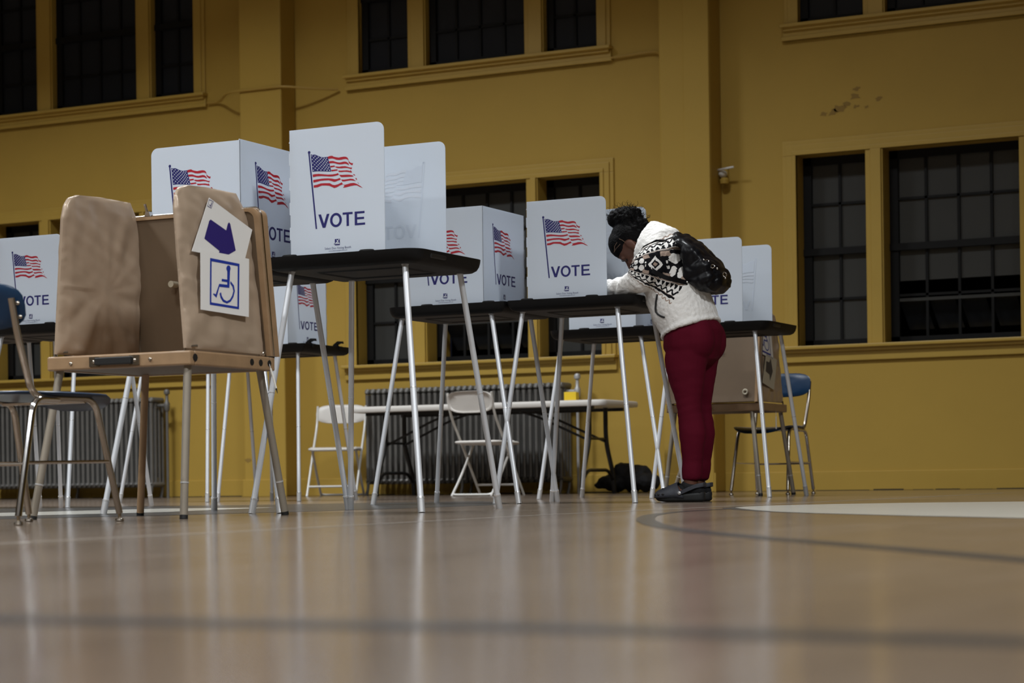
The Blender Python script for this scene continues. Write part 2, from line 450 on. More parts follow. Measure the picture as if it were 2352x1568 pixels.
# court markings
poly_floor('court_marking', [(.862 * .8949 - 7.72 * .4462, .862 * .4462 + 7.72 * .8949)] + [(X_ * .8949 - d * .4462, X_ * .4462 + d * .8949) for X_, d in
    ((.866, 7.95), (.93, 8.18), (1.08, 8.39), (1.35, 8.57), (1.665, 8.65), (2.14, 8.56), (2.9, 8.3), (3.6, 7.4), (3.6, 3.4), (2.4, 3.2), (1.75, 4.2), (1.36, 5.43), (1.153, 5.99), (.97, 6.6), (.894, 6.95), (.868, 7.35))], M['line_white'], .0012)
def cw(X_, d): return (X_ * .8949 - d * .4462, X_ * .4462 + d * .8949)
def floor_strip(pts, w, m, z=.0008):
    L, Rr = strip(pts, w); s_ = MB(); n = len(pts)
    vs = [(p.x, p.y, z) for p in L] + [(p.x, p.y, z) for p in Rr]
    s_.add(vs, [(i, i + 1, n + i + 1, n + i) for i in range(n - 1)])
    return s_.build('court_line', m, FLOOR, 0)
ring = [cw(*q) for q in ((.80, 2.1), (.707, 2.83), (.60, 3.44), (.50, 3.95), (.42, 4.45), (.375, 4.9), (.365, 5.3), (.375, 5.75), (.40, 6.15), (.44, 6.55), (.50, 6.88), (.58, 7.18), (.67, 7.42), (.77, 7.62), (.86, 7.78))]
floor_strip(ring, [.06, .06, .06, .06, .06, .055, .055, .055, .055, .05, .045, .035, .03, .03, .06], M['line_grey'])
edge = [cw(*q) for q in ((1.40, 5.35), (1.15, 5.96), (.96, 6.58), (.885, 6.93), (.85, 7.35), (.838, 7.72), (.848, 7.98), (.92, 8.22), (1.08, 8.43), (1.35, 8.6), (1.665, 8.68))]
floor_strip(edge, [.014, .016, .02, .025, .045, .075, .06, .04, .02, .016, .016], M['line_grey'], .0006)
floor_strip([cw(-1.1, 4.3), cw(-.643, 5.23), cw(.107, 6.95), cw(.82, 8.25), cw(2.04, 10.6), cw(3, 12.5)], .016, M['line_thin'])
floor_strip([cw(-1.5, 2.42), cw(-.461, 1.85), cw(0, 1.665), cw(.359, 1.46), (.7 - .1, 1.55)][:4] + [cw(1.2, 1.08)], .07, M['line_grey'])
poly_floor('court_marking', [cw(*q) for q in ((-3.6, 12.2), (-2.82, 11.3), (-1.9, 11.4), (-1.29, 11.5), (-.55, 11.7), (-.19, 11.75), (-.06, 11.0), (-.012, 10.44), (-.098, 9.83), (-.5, 9.05), (-.926, 8.42), (-1.4, 7.95), (-1.906, 7.61), (-3.4, 7.2))], M['line_grey'], .0005)
poly_floor('court_marking', [cw(*q) for q in ((-1.17, 10.03), (-1.5, 8.95), (-2.076, 8.29), (-3.2, 7.7), (-3.2, 8.6), (-2.35, 9.38), (-1.745, 10.2))], M['line_white'], .0012)

# painted conduit running between the upper windows and over the pilaster
c = MB(); c.tube(bend([(-11.0, TW - .03, 3.665), (-10.86, TW - .03, 3.665), (-10.62, TW - .262, 3.69), (-10.30, TW - .262, 3.69), (-10.02, TW - .262, 3.69), (-9.80, TW - .15, 3.665), (-9.58, TW - .03, 3.655)], .1), .011, 8)
tag(c.build('conduit', M['pipe']), 'thin mustard painted pipe crossing the pilaster below the upper windows', 'pipe')
c = MB(); c.tube(bend([(-6.89, TW - .03, 3.66), (-6.60, TW - .03, 3.672), (-6.47, TW - .035, 3.672), (-6.395, TW - .10, 3.60), (-6.385, TW - .16, 3.57)], .08), .011, 8)
tag(c.build('conduit', M['pipe']), 'short mustard pipe from the upper middle window into the right pilaster', 'pipe')
# small fixture on the wall
w = thing('wall_bracket', 'small pale metal bracket on the wall beside the pilaster', 'bracket', (-5.90, TW, 2.60))
q = MB(); q.box((-.03, -.02, -.05), (.03, 0, .05)); bevel(q.build('base_plate', M['trim'], w, 0), .004)
q = MB(); q.tube(bend([(-.06, -.05, .035), (.0, -.12, .03), (.12, -.13, .04)], .03), .009, 8); q.sphere((.0, -.06, 0), (.035, .045, .03)); q.build('arm', M['white_steel'], w)
q = MB(); q.loops([[(.012 + .04 * math.cos(2 * PI * i / 14) * r, -.06 + .04 * math.sin(2 * PI * i / 14) * r, z) for i in range(14)] for r, z in ((.6, -.03), (1, -.05), (.9, -.08))]); q.build('socket', M['trim'], w)
# ------------------------------------------------------------------ printed artwork of the privacy panels (shared meshes)
def fx(x, y):   # photo crop -> panel u,z
    px = 690 + x / 14.256; py = 330 + y / 14.256
    return (.0893 + .0020224 * (px - 706) - .0000247 * (py - 348.6), 1.4487 - .0001373 * (px - 706) - .0017474 * (py - 348.6))
CANTON = [(285,345),(330,368),(430,360),(520,400),(620,440),(700,455),(780,447),(848,440),(905,670),(968,918),(880,922),(700,912),(500,908),(345,922),(315,640)]
STRIPES = [
 [(848,440),(920,415),(990,408),(1050,440),(1130,458),(1210,472),(1290,455),(1380,442),(1450,450),(1500,480),(1525,530),(1530,575),(1500,540),(1440,520),(1370,525),(1300,543),(1220,550),(1130,540),(1080,520),(1010,500),(950,500),(868,515)],
 [(1525,560),(1545,600),(1590,640),(1640,660),(1680,655),(1660,725),(1620,715),(1570,680),(1540,650)],
 [(885,590),(950,580),(1030,578),(1100,605),(1180,625),(1250,632),(1330,615),(1400,603),(1460,615),(1510,650),(1540,690),(1535,730),(1500,700),(1450,680),(1400,675),(1320,690),(1230,693),(1150,678),(1080,655),(1000,648),(903,655)],
 [(930,740),(1000,732),(1075,725),(1085,768),(1010,780),(945,795)],
 [(1085,760),(1150,760),(1220,768),(1320,755),(1420,752),(1500,775),(1560,795),(1600,802),(1645,800),(1630,855),(1600,845),(1560,832),(1500,815),(1420,810),(1300,820),(1180,815),(1120,795)],
 [(960,865),(1050,860),(1160,850),(1185,890),(1080,905),(985,920)],
 [(1195,892),(1280,895),(1380,892),(1480,888),(1550,900),(1590,915),(1580,870),(1640,935),(1635,965),(1590,960),(1500,940),(1400,935),(1300,945),(1215,940)],
 [(350,1015),(430,1000),(550,992),(700,1005),(850,1020),(1000,1015),(1110,1000),(1190,975),(1215,1030),(1120,1060),(1020,1080),(940,1085),(800,1075),(650,1065),(500,1072),(360,1098)],
 [(1225,1030),(1330,1035),(1440,1028),(1560,1032),(1650,1050),(1700,1085),(1640,1098),(1540,1100),(1420,1105),(1300,1105),(1265,1090)],
 [(1670,1025),(1715,1015),(1755,1065),(1710,1055)],
 [(368,1190),(480,1175),(650,1150),(850,1140),(960,1148),(1080,1172),(1160,1165),(1245,1130),(1275,1190),(1180,1220),(1100,1255),(1050,1258),(970,1230),(880,1205),(760,1208),(600,1222),(480,1255),(375,1275)],
 [(1285,1185),(1380,1190),(1480,1178),(1590,1160),(1690,1175),(1770,1240),(1700,1228),(1600,1215),(1500,1230),(1400,1248),(1330,1248)],
 [(1750,1140),(1795,1150),(1805,1210),(1780,1200)],
 [(1815,1265),(1850,1300),(1880,1350),(1840,1310)],
 [(385,1365),(480,1350),(620,1305),(760,1298),(920,1300),(1000,1350),(1080,1365),(1180,1340),(1310,1275),(1350,1340),(1250,1375),(1150,1435),(1060,1460),(1000,1430),(900,1385),(780,1375),(650,1375),(520,1430),(385,1445)],
 [(1350,1345),(1400,1360),(1500,1335),(1600,1305),(1700,1298),(1800,1330),(1920,1405),(1995,1465),(1900,1430),(1800,1380),(1720,1378),(1600,1400),(1450,1440),(1345,1450),(1400,1390)]]
def pn(u, v, h=0.): return (u, -h, v)        # panel print plane: x = u, outward = -y
def flag_mesh():
    f = MB(); e = .0006
    for s_ in STRIPES: f.flat([fx(*p) for p in s_], lambda u, v: pn(u, v, e), 1)
    f.flat([fx(*p) for p in CANTON], lambda u, v: pn(u, v, e), 0)
    top = [(330,402),(430,415),(543,450),(647,478),(735,490),(812,488)]; bot = [(380,870),(513,860),(627,868),(733,870),(828,882),(914,880)]
    for r in range(9):
        row = [(a[0] + (b[0] - a[0]) * r / 8, a[1] + (b[1] - a[1]) * r / 8) for a, b in zip(top, bot)]
        if r % 2: row = [((p[0] + q[0]) / 2, (p[1] + q[1]) / 2) for p, q in zip(row[:-1], row[1:])]
        for (x, y) in row:
            st = []
            for k in range(10):
                a = PI / 2 + PI * k / 5; rr = 25 if k % 2 == 0 else 11
                st.append(fx(x + rr * math.cos(a), y - rr * math.sin(a)))
            f.flat(st, lambda u, v: pn(u, v, e * 2), 2)
    # pole with ball
    f.flat([fx(205, 290), fx(250, 290), (.1228, 1.1365), (.1160, 1.1365)], lambda u, v: pn(u, v, e), 0)
    f.flat([(.0905 + .0062 * math.cos(2 * PI * k / 14), 1.4455 + .0058 * math.sin(2 * PI * k / 14)) for k in range(14)], lambda u, v: pn(u, v, e * 2), 0)
    return f.mesh('flag_print', [M['navy'], M['red'], M['white_ink']], 0, False)
def vote_mesh():
    f = MB(); e = .0006; z0, z1 = 1.139, 1.1935; h = z1 - z0
    F = lambda u, v: pn(u, v, e)
    f.flat([(.1295, z1), (.1418, z1), (.1555, z0 + .017), (.1692, z1), (.1815, z1), (.1620, z0), (.1490, z0)], F)
    cx, rx, ry = .2115, .0275, h / 2 + .0012; n = 28; cz = (z0 + z1) / 2
    o = [(cx + rx * math.cos(2 * PI * k / n), cz + ry * math.sin(2 * PI * k / n)) for k in range(n)]
    i_ = [(cx + (rx - .0112) * math.cos(2 * PI * k / n), cz + (ry - .0095) * math.sin(2 * PI * k / n)) for k in range(n)]
    vs = [F(*p) for p in o + i_]; f.add(vs, [(k, (k + 1) % n, n + (k + 1) % n, n + k) for k in range(n)])
    t = .0085
    f.flat([(.2430, z1), (.2890, z1), (.2890, z1 - t), (.2716, z1 - t), (.2716, z0), (.2604, z0), (.2604, z1 - t), (.2430, z1 - t)], F)
    f.flat([(.2985, z0), (.2985, z1), (.3440, z1), (.3440, z1 - t), (.3097, z1 - t), (.3097, cz + t / 2), (.3415, cz + t / 2), (.3415, cz - t / 2), (.3097, cz - t / 2), (.3097, z0 + t), (.3460, z0 + t), (.3460, z0)], F)
    return f.mesh('lettering', [M['navy']], 0, False)
def logo_mesh():
    f = MB(); e = .0006; F = lambda u, v: pn(u, v, e); G = lambda u, v: pn(u, v, e * 2)
    u0, u1, z0, z1 = .2050, .2280, 1.0655, 1.0905
    f.flat([(u0, z0), (u1, z0), (u1, z1), (u0, z1)], F, 0)
    def bar(x0, y0, x1, y1, w):
        d = Vector((x1 - x0, y1 - y0)).normalized(); nn = Vector((-d.y, d.x)) * w / 2
        f.flat([(x0 + nn.x, y0 + nn.y), (x0 - nn.x, y0 - nn.y), (x1 - nn.x, y1 - nn.y), (x1 + nn.x, y1 + nn.y)], G, 1)
    bar(.2135, 1.0865, .2225, 1.0778, .0022); bar(.2255, 1.0895, .2135, 1.0770, .0024)
    f.flat([(.2065, 1.0738), (.2105, 1.0768), (.2180, 1.0768), (.2262, 1.0748), (.2262, 1.0702), (.2065, 1.0702)], G, 1)
    for k in range(4): f.flat([(.2085 + k * .004, 1.0715), (.2105 + k * .004, 1.0715), (.2105 + k * .004, 1.0735), (.2085 + k * .004, 1.0735)], lambda u, v: pn(u, v, e * 3), 0)
    f.flat([(.2005, 1.0725), (.2040, 1.0735), (.2040, 1.0695), (.2015, 1.0690)], F, 0)
    return f.mesh('logo', [M['navy'], M['white_ink']], 0, False)
def small_mesh():
    f = MB(); e = .0006
    vs, fs = text_mesh('Select Duo Voting Booth', .0128); w = max(v[0] for v in vs) - min(v[0] for v in vs); k = .122 / w
    f.add([pn(.2187 + x * k, 1.0510 + y * 1.0, e) for x, y in vs], fs)
    vs, fs = text_mesh('www.selectvotingbooths.com', .0075); w = max(v[0] for v in vs) - min(v[0] for v in vs); k = .086 / w
    f.add([pn(.2187 + x * k, 1.0425 + y * 1.0, e) for x, y in vs], fs)
    return f.mesh('small_print', [M['ink']], 0, False)
FLAG, VOTE, LOGO, SMALL = flag_mesh(), vote_mesh(), logo_mesh(), small_mesh()
def ghost(me, cols):
    g = me.copy()
    for i, c in enumerate(cols): g.materials[i] = c
    return g
M['through_blue'] = mat('print_seen_through_sheet_blue', (.69, .748, .83), .45, transl=.2); M['through_red'] = mat('print_seen_through_sheet_pink', (.725, .765, .83), .45, transl=.2)
GFLAG = ghost(FLAG, [M['through_blue'], M['through_red'], M['white_sheet']]); GVOTE = ghost(VOTE, [M['through_blue']])

def panel(parent, p0, p1, rnd_side, teeth, ztop=(1.53, 1.53), dz=0., marks=True, through=False):
    """one sheet of the U shaped screen: p0 -> p1 as read from outside, outward side carries the print"""
    p0, p1 = Vector((*p0, 0)), Vector((*p1, 0)); d = p1 - p0; L = d.length; d.normalize()
    root = bpy.data.objects.new('privacy_panel', None)
    zb = 1.026; R_ = .032; out = []
    tw = .004
    def tooth(side):
        zs = [1.10, 1.15, 1.20, 1.25, 1.30, 1.35, 1.40, 1.45, 1.49]; pts = []; on = False
        for z in zs:
            pts += [(0 if not on else -tw, z), (-tw if not on else 0, z)]; on = not on
        if on: pts.append((0, zs[-1] + .008))
        return pts
    if 'b' in teeth or 'l' in teeth: left = tooth('l')
    else: left = []
    right = [(L - a, b) for a, b in tooth('l')] if ('b' in teeth or 'r' in teeth) else []
    out += [(0, zb), (L, zb)] + right
    if rnd_side == 'r': out += arc(L - R_, ztop[1] - R_, R_, 0, 90, 7)
    else: out.append((L, ztop[1]))
    if rnd_side == 'l': out += arc(R_, ztop[0] - R_, R_, 90, 180, 7)
    else: out.append((0, ztop[0]))
    out += list(reversed(left)) if left else []
    mb = MB(); mb.prism(out, lambda u, v, k: (u, .004 * k, v))
    me = mb.mesh('privacy_panel', [M['white_sheet']], 30)
    root = link('privacy_panel', me, parent)
    root.location = p0; root.rotation_euler = (0, 0, math.atan2(d.y, d.x))
    if marks:
        off = (L - .433) / 2
        for nm, m_ in (('flag_print', FLAG), ('lettering', VOTE), ('logo', LOGO), ('small_print', SMALL)):
            o = link(nm, m_, root); o.location = (off, 0, dz)
        if through:
            for m_ in (GFLAG, GVOTE): o = link('show_through', m_, root); o.location = (off, .0052, dz)
    return root

# ------------------------------------------------------------------ voting booth station
TZ = 1.03
def station(side, sx, ty, feet, label, legdx=0., screen=True, hooks=False, pdx=0., width=.71, zf=1.53):
    """origin = joint of the pair at the front edge; side 'R' runs to +x, 'L' to -x.  feet: world x,y of FL FR BL BR"""
    x0, x1 = (0.006, width) if side == 'R' else (-width, -0.006)
    cx, cy = sx + (x0 + x1) / 2, ty + .3
    root = thing('voting_booth', label, 'voting booth', (cx, cy, 0), 0, 'white voting booths with flag screens')
    ox, oy = sx - cx, ty - cy            # local shift of the pair origin
    X0, X1, Y0, Y1 = ox + x0, ox + x1, oy, oy + .60
    lo = []
    rl = .07; spec = ((.000, TZ - .012, .020), (.003, TZ - .016, .02)) 
    rimR = .075 if side == 'R' else .02; rimL = .02 if side == 'R' else .075
    def rim(i, z, rsub=0.):
        pts = []
        for cxx, cyy, a0, r in ((X1 - i, Y0 + i, -90, max(.012, rimR - i)), (X1 - i, Y1 - i, 0, max(.012, rimR - i)), (X0 + i, Y1 - i, 90, max(.012, rimL - i)), (X0 + i, Y0 + i, 180, max(.012, rimL - i))):
            c0 = cxx - r if a0 in (-90, 0) else cxx + r; c1 = cyy + r if a0 in (-90, 180) else cyy - r
            for k in range(7):
                a = math.radians(a0 + 15 * k); pts.append((c0 + r * math.cos(a), c1 + r * math.sin(a), z))
        return pts
    t = MB()
    t.loops([rim(.05, TZ - .055), rim(.033, TZ - .054), rim(.016, TZ - .045), rim(.006, TZ - .03), rim(.001, TZ - .012), rim(0, TZ), rim(.010, TZ), rim(.014, TZ - .012)])
    # raised rib outline and leg sockets on the underside
    a = rim(.15, TZ - .0555); b = rim(.158, TZ - .0595)
    t.loops([a, b, rim(.166, TZ - .0555)], 0, False, False)
    # stop bumps on the front rim, grip recess on the open end
    for bx in (.11, .47):
        bxx = ox + (bx if side == 'R' else -bx); t.loops([[(bxx + .035 * q * math.cos(2 * PI * k / 16), Y0 + .03 + .018 * q * math.sin(2 * PI * k / 16), z) for k in range(16)] for q, z in ((1, TZ - .01), (1, TZ + .004), (.85, TZ + .008))])
    top = t.build('table_top', M['black_plastic'], root, 40)
    gx = X1 + .0005 if side == 'R' else X0 - .0005
    g = MB(); s_ = 1 if side == 'R' else -1
    g.box((gx - .012, Y0 + .12, TZ - .030), (gx, Y0 + .25, TZ - .010)); bevel(g.build('grip_recess', M['black'], root, 0), .006)
    if hooks:
        for yy in (.10, .44):
            h = MB()
            poly = [(-.02, -.02), (.045, -.02), (.05, .0), (.02, .004), (.012, .012), (.035, .02), (.06, .018), (.055, .034), (.02, .036), (-.02, .012)]
            h.prism(poly, lambda u, v, k: (X1 - .03 + u * .9, Y0 + yy + .025 * k, TZ + v))
            h.build('hook', M['black_plastic'], root)
    tops = {'R': ((.095, .07), (.62, .07), (.10, .53), (.62, .53)), 'L': ((-.62, .07), (-.095, .07), (-.61, .53), (-.095, .53))}[side]
    for (lx, ly), (fx_, fy_) in zip(tops, feet):
        A = Vector((ox + lx + legdx, oy + ly, TZ - .05)); B = Vector((fx_ - cx, fy_ - cy, .0)); dv = (B - A)
        g = MB(); p = lambda q: A + dv * q
        g.tube([p(0), p(.505), p(.94)], .0122, 14)
        leg = g.build('leg', M['alu'], root)
        g = MB(); g.tube([p(-.0), p(.007)], .0150, 14); g.build('leg_socket', M['alu_dark'], leg)
        g = MB(); g.tube([p(.505), p(.5085)], .0131, 14); g.build('collar', M['ring'], leg)
        g = MB(); g.tube([p(.938), p(.945)], .0150, 14); g.build('collar', M['ring'], leg)
        g = MB(); g.tube([p(.943), p(1.0)], .0142, 14); g.build('foot_sleeve', M['alu_dark'], leg)
    if screen:
        fo, ba = oy + .045, oy + .53
        if side == 'R':
            c, e, eb = ox + .107 + pdx, ox + .545 + pdx, ox + .56 + pdx
            panel(root, (c, fo), (e, fo), 'r', 'l', (zf, zf)); panel(root, (c, ba - .001), (c, fo + .001), None, ''); panel(root, (eb, ba), (c, ba), 'l', '', through=True)
        else:
            c, e, eb = ox - .135 + pdx, ox - .577 + pdx, ox - .59 + pdx
            panel(root, (e, fo), (c, fo), 'l', '', (zf, zf)); panel(root, (c, fo + .001), (c, ba - .001), None, 'r'); panel(root, (c, ba), (eb, ba), 'r', '')
    return root
# camera model, used only to bake the positions of leg ends read off the floor
def W(x, y, t):
    R_, F_, A_ = .0135, 4700., math.radians(26.5); u = (x - 1176) * math.cos(R_) - (y - 1102) * math.sin(R_); ca, sa = math.cos(A_), math.sin(A_)
    d = t / (u / F_ * sa + ca); return (u * d / F_ * ca - d * sa)
def feet(ty, fl, fr, bl, br):
    return [(W(fl, 1160, ty - .13), ty - .13), (W(fr, 1160, ty - .13), ty - .13), (W(bl, 1155, ty + .73), ty + .73), (W(br, 1155, ty + .73), ty + .73)]
station('L', -4.58, 6.955, feet(6.955, 237, 643, 492, 800), 'white flag-printed voting booth partly hidden behind the tan satin accessible booth', zf=1.525)
station('R', -4.58, 6.955, feet(6.955, 578, 968, 805, 1147), 'largest white voting booth, its black table end overhanging in the centre foreground', zf=1.541)
station('L', -4.66, 9.295, feet(9.295, 857, 1192, 1003, 1281), 'white voting booth with two flag faces showing, behind the largest booth', -.02, pdx=-.012)
station('R', -4.66, 9.295, feet(9.295, 1138, 1459, 1268, 1578), 'white voting booth the standing woman leans on', -.03)
station('L', -4.68, 11.31, feet(11.31, 1238, 1527, 1337, 1622), 'white voting booth seen under the table the woman leans on', -.02)
station('R', -4.68, 11.31, feet(11.31, 1497, 1768, 1617, 1853), 'white voting booth behind the woman, rightmost of the booths', -.01)
station('L', -7.14, 11.32, feet(11.32, 500, 687, 625, 818), 'distant white voting booth with empty hooks on its table edge, beside the left pilaster', 0., hooks=True, pdx=-.02)
station('L', -7.85, 11.32, feet(11.32, 275, 476, 420, 590), 'far white voting booth whose legs show below the tan booth, left of the hooked one', 0.)
station('R', -7.885, 9.07, feet(9.07, -80, 155, 140, 348), 'white voting booth at the left edge behind the blue school chair', 0.)
station('L', -7.885, 9.07, feet(9.07, -300, -75, -70, 92), 'white voting booth mostly cut off beyond the left edge', 0.)

# ------------------------------------------------------------------ tan accessible booths (suitcase type)
WPROF = [(.012, .598), (.012, 1.09), (.022, 1.135), (.045, 1.165), (.09, 1.18), (.40, 1.187), (.49, 1.075), (.50, .598)]
def wing_span(z):
    y0 = .012
    if z > 1.09:
        for (a, za), (b, zb) in zip(WPROF[1:5], WPROF[2:5]):
            if za <= z <= zb: y0 = a + (b - a) * (z - za) / (zb - za)
        if z > 1.18: y0 = .09 + .31 * (z - 1.18) / .007 * .4
    y1 = .50 - .01 * (z - .598) / .477 if z <= 1.075 else .49 + (.40 - .49) * (z - 1.075) / (1.187 - 1.075)
    return y0, y1
def wing(parent, xb, lean, name='cloth_wing'):
    nu, nv = 64, 84; vs = []; fs = []
    for sd in (-1, 1):
        for j in range(nv + 1):
            q = j / nv; z = .598 + (1.187 - .598) * q; y0, y1 = wing_span(z)
            for i in range(nu + 1):
                p = i / nu; y = y0 + (y1 - y0) * p
                e = min(p, 1 - p, q * .9, (1 - q) * 1.1); puff = .013 * min(1, e / .10) ** .6
                ry, rz = y - .27, z - .84; a = math.atan2(rz, ry); rr = math.hypot(ry * 1.2, rz)
                amp = .0075 * min(1, max(0, (rr - .03) / .16))
                wr = noise.noise(Vector((a * 3.6, rr * 4, sd * 3 + xb * 9))) * amp + noise.noise(Vector((y * 16, z * 16, xb * 20 + sd))) * .0036
                wr += .0040 * noise.noise(Vector((y * 9 + z * 22, z * 5, sd))) + max(0, .05 - e) / .05 * .0060 * noise.noise(Vector((p * 3, z * 46, sd * 5)))
                wr += .0052 * (noise.noise(Vector((y * 5 - z * 9 + sd, z * 6 + y * 14, sd * 7 + xb))) - .0) * min(1, e / .12)
                wr *= min(1, e / .03)
                vs.append((xb + lean * q + sd * (.006 + puff + wr), y, z))
    n = (nu + 1) * (nv + 1)
    for sd in (0, 1):
        for j in range(nv):
            for i in range(nu):
                k = sd * n + j * (nu + 1) + i; f = (k, k + 1, k + nu + 2, k + nu + 1); fs.append(f if sd else f[::-1])
    def br(a, b): fs.append((a, b, b + n, a + n))
    for j in range(nv):
        a = j * (nu + 1); br(a, a + nu + 1); br(a + 2 * nu + 1, a + nu)
    for i in range(nu): br(i + 1, i); br(nv * (nu + 1) + i, nv * (nu + 1) + i + 1)
    mb = MB(); mb.add(vs, fs)
    o = mb.build(name, M['satin'], parent, 60)
    return o
def accessible_booth(label, loc, rz, foot, text=False):
    root = thing('accessible_voting_booth', label, 'voting booth', loc, rz, 'tan accessible voting booths')
    Wd, D = .63, .54
    # wooden tray: four rails and a sunk bottom board
    t = MB(); b0, b1 = .537, .588
    t.box((0, 0, b0), (Wd, .03, b1)); t.box((0, D - .03, b0), (Wd, D, b1)); t.box((0, .03, b0), (.03, D - .03, b1)); t.box((Wd - .03, .03, b0), (Wd, D - .03, b1))
    bevel(t.build('tray_frame', M['wood'], root, 0), .006)
    t = MB(); t.box((.03, .03, b0 + .004), (Wd - .03, D - .03, b0 + .016)); t.build('tray_bottom', M['ply'], root, 0)
    t = MB(); t.box((.028, .028, b1 - .006), (Wd - .028, D - .028, b1 + .002)); t.build('writing_surface', M['wood'], root, 0)
    for yy in (.03, .385, .443, .50):
        h = MB(); h.cyl((Wd - .004, yy, .564), (Wd + .0015, yy, .564), .0125 if yy > .1 else .014, 8); h.build('drilled_hole', M['black'], root)
    h = MB(); h.box((.225, -.016, .549), (.385, -.004, .577)); hd = bevel(h.build('carrying_handle', M['black'], root, 0), .004)
    for hx in (.195, .372):
        h = MB(); h.box((hx, -.005, .545), (hx + .043, 0, .580)); h.build('handle_plate', M['old_chrome'], hd, 0)
    for bx, bz in ((.11, .560), (.215, .562), (.395, .562), (.46, .563)):
        h = MB(); h.sphere((bx, -.005 if .2 < bx < .4 else -.002, bz), (.007, .005, .007), 10, 6); h.build('rivet', M['old_chrome'], root)
    wing(root, .030, .045); wing(root, Wd - .030, -.045)
    for xx in (.03, Wd - .03):
        h = MB(); h.tube([(xx - .012, .03, .586), (xx - .012, .03, .604), (xx + .02, .06, .606)], .006, 8); h.build('hinge_pin', M['old_chrome'], root)
        h = MB(); h.sphere((xx, .5, .600), .013, 10, 6); h.build('hinge', M['old_chrome'], root)
    # lid standing at the back, leaning over the tray
    ln = -.075; zb, zt = .592, 1.135; th = .052
    prof = [(0.004, zb), (Wd - .004, zb)] + arc(Wd - .034, zt - .03, .03, 0, 90, 6) + arc(.034, zt - .03, .03, 90, 180, 6)
    L = MB(); L.prism(prof, lambda u, v, k: (u, .515 + ln * (v - zb) / (zt - zb) + th * k, v)); bevel(L.build('lid', M['ply'], root, 30), .004)
    L = MB(); fr = [(0.0, zb), (0.0, zt - .03)] + arc(.03, zt - .03, .03, 180, 90, 6) + arc(Wd - .03, zt - .03, .03, 90, 0, 6) + [(Wd, zb)]
    lo = []
    for u, v in fr:
        yb = .515 + ln * (v - zb) / (zt - zb); cxx = Wd / 2; czz = .85; dx_, dz_ = u - cxx, v - czz
        iu, iv = u - math.copysign(.02, dx_), v - (.012 if v > zt - .035 else 0)
        lo.append([(u, yb - .004, v), (u, yb + th + .004, v), (iu, yb + th + .004, iv), (iu, yb - .004, iv)])
    L.loops(lo); L.build('lid_frame', M['wood'], root, 40)
    c = MB(); c.tube([(u + (.003 if u > Wd / 2 else -.003), .515 + ln * (v - zb) / (zt - zb) + .012, v + (.003 if v > zt - .01 else 0)) for u, v in fr], .0045, 6)
    c.build('metal_edging', M['chrome'], root)
    if text:
        vs, fs = text_mesh('RMT', .031, 'LEFT'); tx = MB()
        yl = lambda z: .515 + ln * (z - zb) / (zt - zb) + th + .0045
        tx.add([(.290 - x * 1.0, yl(.892 + y), .892 + y) for x, y in vs], [f[::-1] for f in fs]); tx.build('lettering', M['arrow_dark'], root, 0, False)
        c = MB(); yy = yl(.66); c.tube([(.082 + .014 * math.cos(2 * PI * k / 14), yy + .004, .655 + .014 * math.sin(2 * PI * k / 14)) for k in range(15)], .006, 6); c.build('round_catch', M['card_old'], root)
    else:
        k = MB(); k.tube([(.235, .475, .875), (.235, .44, .875)], .012, 12); k.tube([(.235, .438, .875), (.235, .444, .875)], .0125, 12); k.build('pencil_tube', M['card_old'], root)
        k = MB(); k.prism([(0, 0), (.028, 0), (.022, .018), (.006, .018)], lambda u, v, q: (.115 + u, .44 + .022 * q, 1.137 + v)); k.tube([(.125, .45, 1.15), (.118, .445, 1.185), (.112, .445, 1.185), (.120, .45, 1.15)], .003, 6); k.build('clip', M['chrome'], root)
    inv = Matrix.Rotation(-rz, 4, 'Z')
    for i, (wx, wy) in enumerate(foot):
        f = inv @ (Vector((wx, wy, 0)) - Vector(loc)); tx, ty = ((.035, .035), (Wd - .035, .035), (.06, D - .03), (Wd - .05, D - .03))[i]
        A = Vector((tx, ty, .548)); dv = Vector((f.x, f.y, 0)) - A
        g = MB(); g.tube([A, A + dv * .985], .0142, 14); lg = g.build('leg', M['wood'] if (i == 2 and not text) else M['tan_alu'], root)
        if not (i == 2 and not text):
            g = MB(); g.tube([A + dv * .765, A + dv * .775], .0155, 14); g.build('collar', M['ring'], lg)
        g = MB(); g.tube([A + dv * .975, A + dv], .0148, 14); g.build('foot_cap', M['black'], lg)
    return root
AB = (-4.815, 5.89, 0)
accessible_booth('tan suitcase-style accessible voting booth with satin cloth wings, behind the blue chair', AB, 0,
    [(W(75, 1194, 5.83), 5.83), (W(422, 1190, 5.86), 5.86), (W(322, 1183, 6.50), 6.50), (W(655, 1178, 6.50), 6.50)])
AF = (-4.348, 12.76, 0)
accessible_booth('brown boarded back of the far accessible voting booth, beside the woman\'s legs', AF, PI,
    [(W(1823, 1136, 12.78), 12.78), (W(1545, 1135, 12.80), 12.80), (W(1747, 1138, 12.18), 12.18), (W(1527, 1137, 12.18), 12.18)], True)

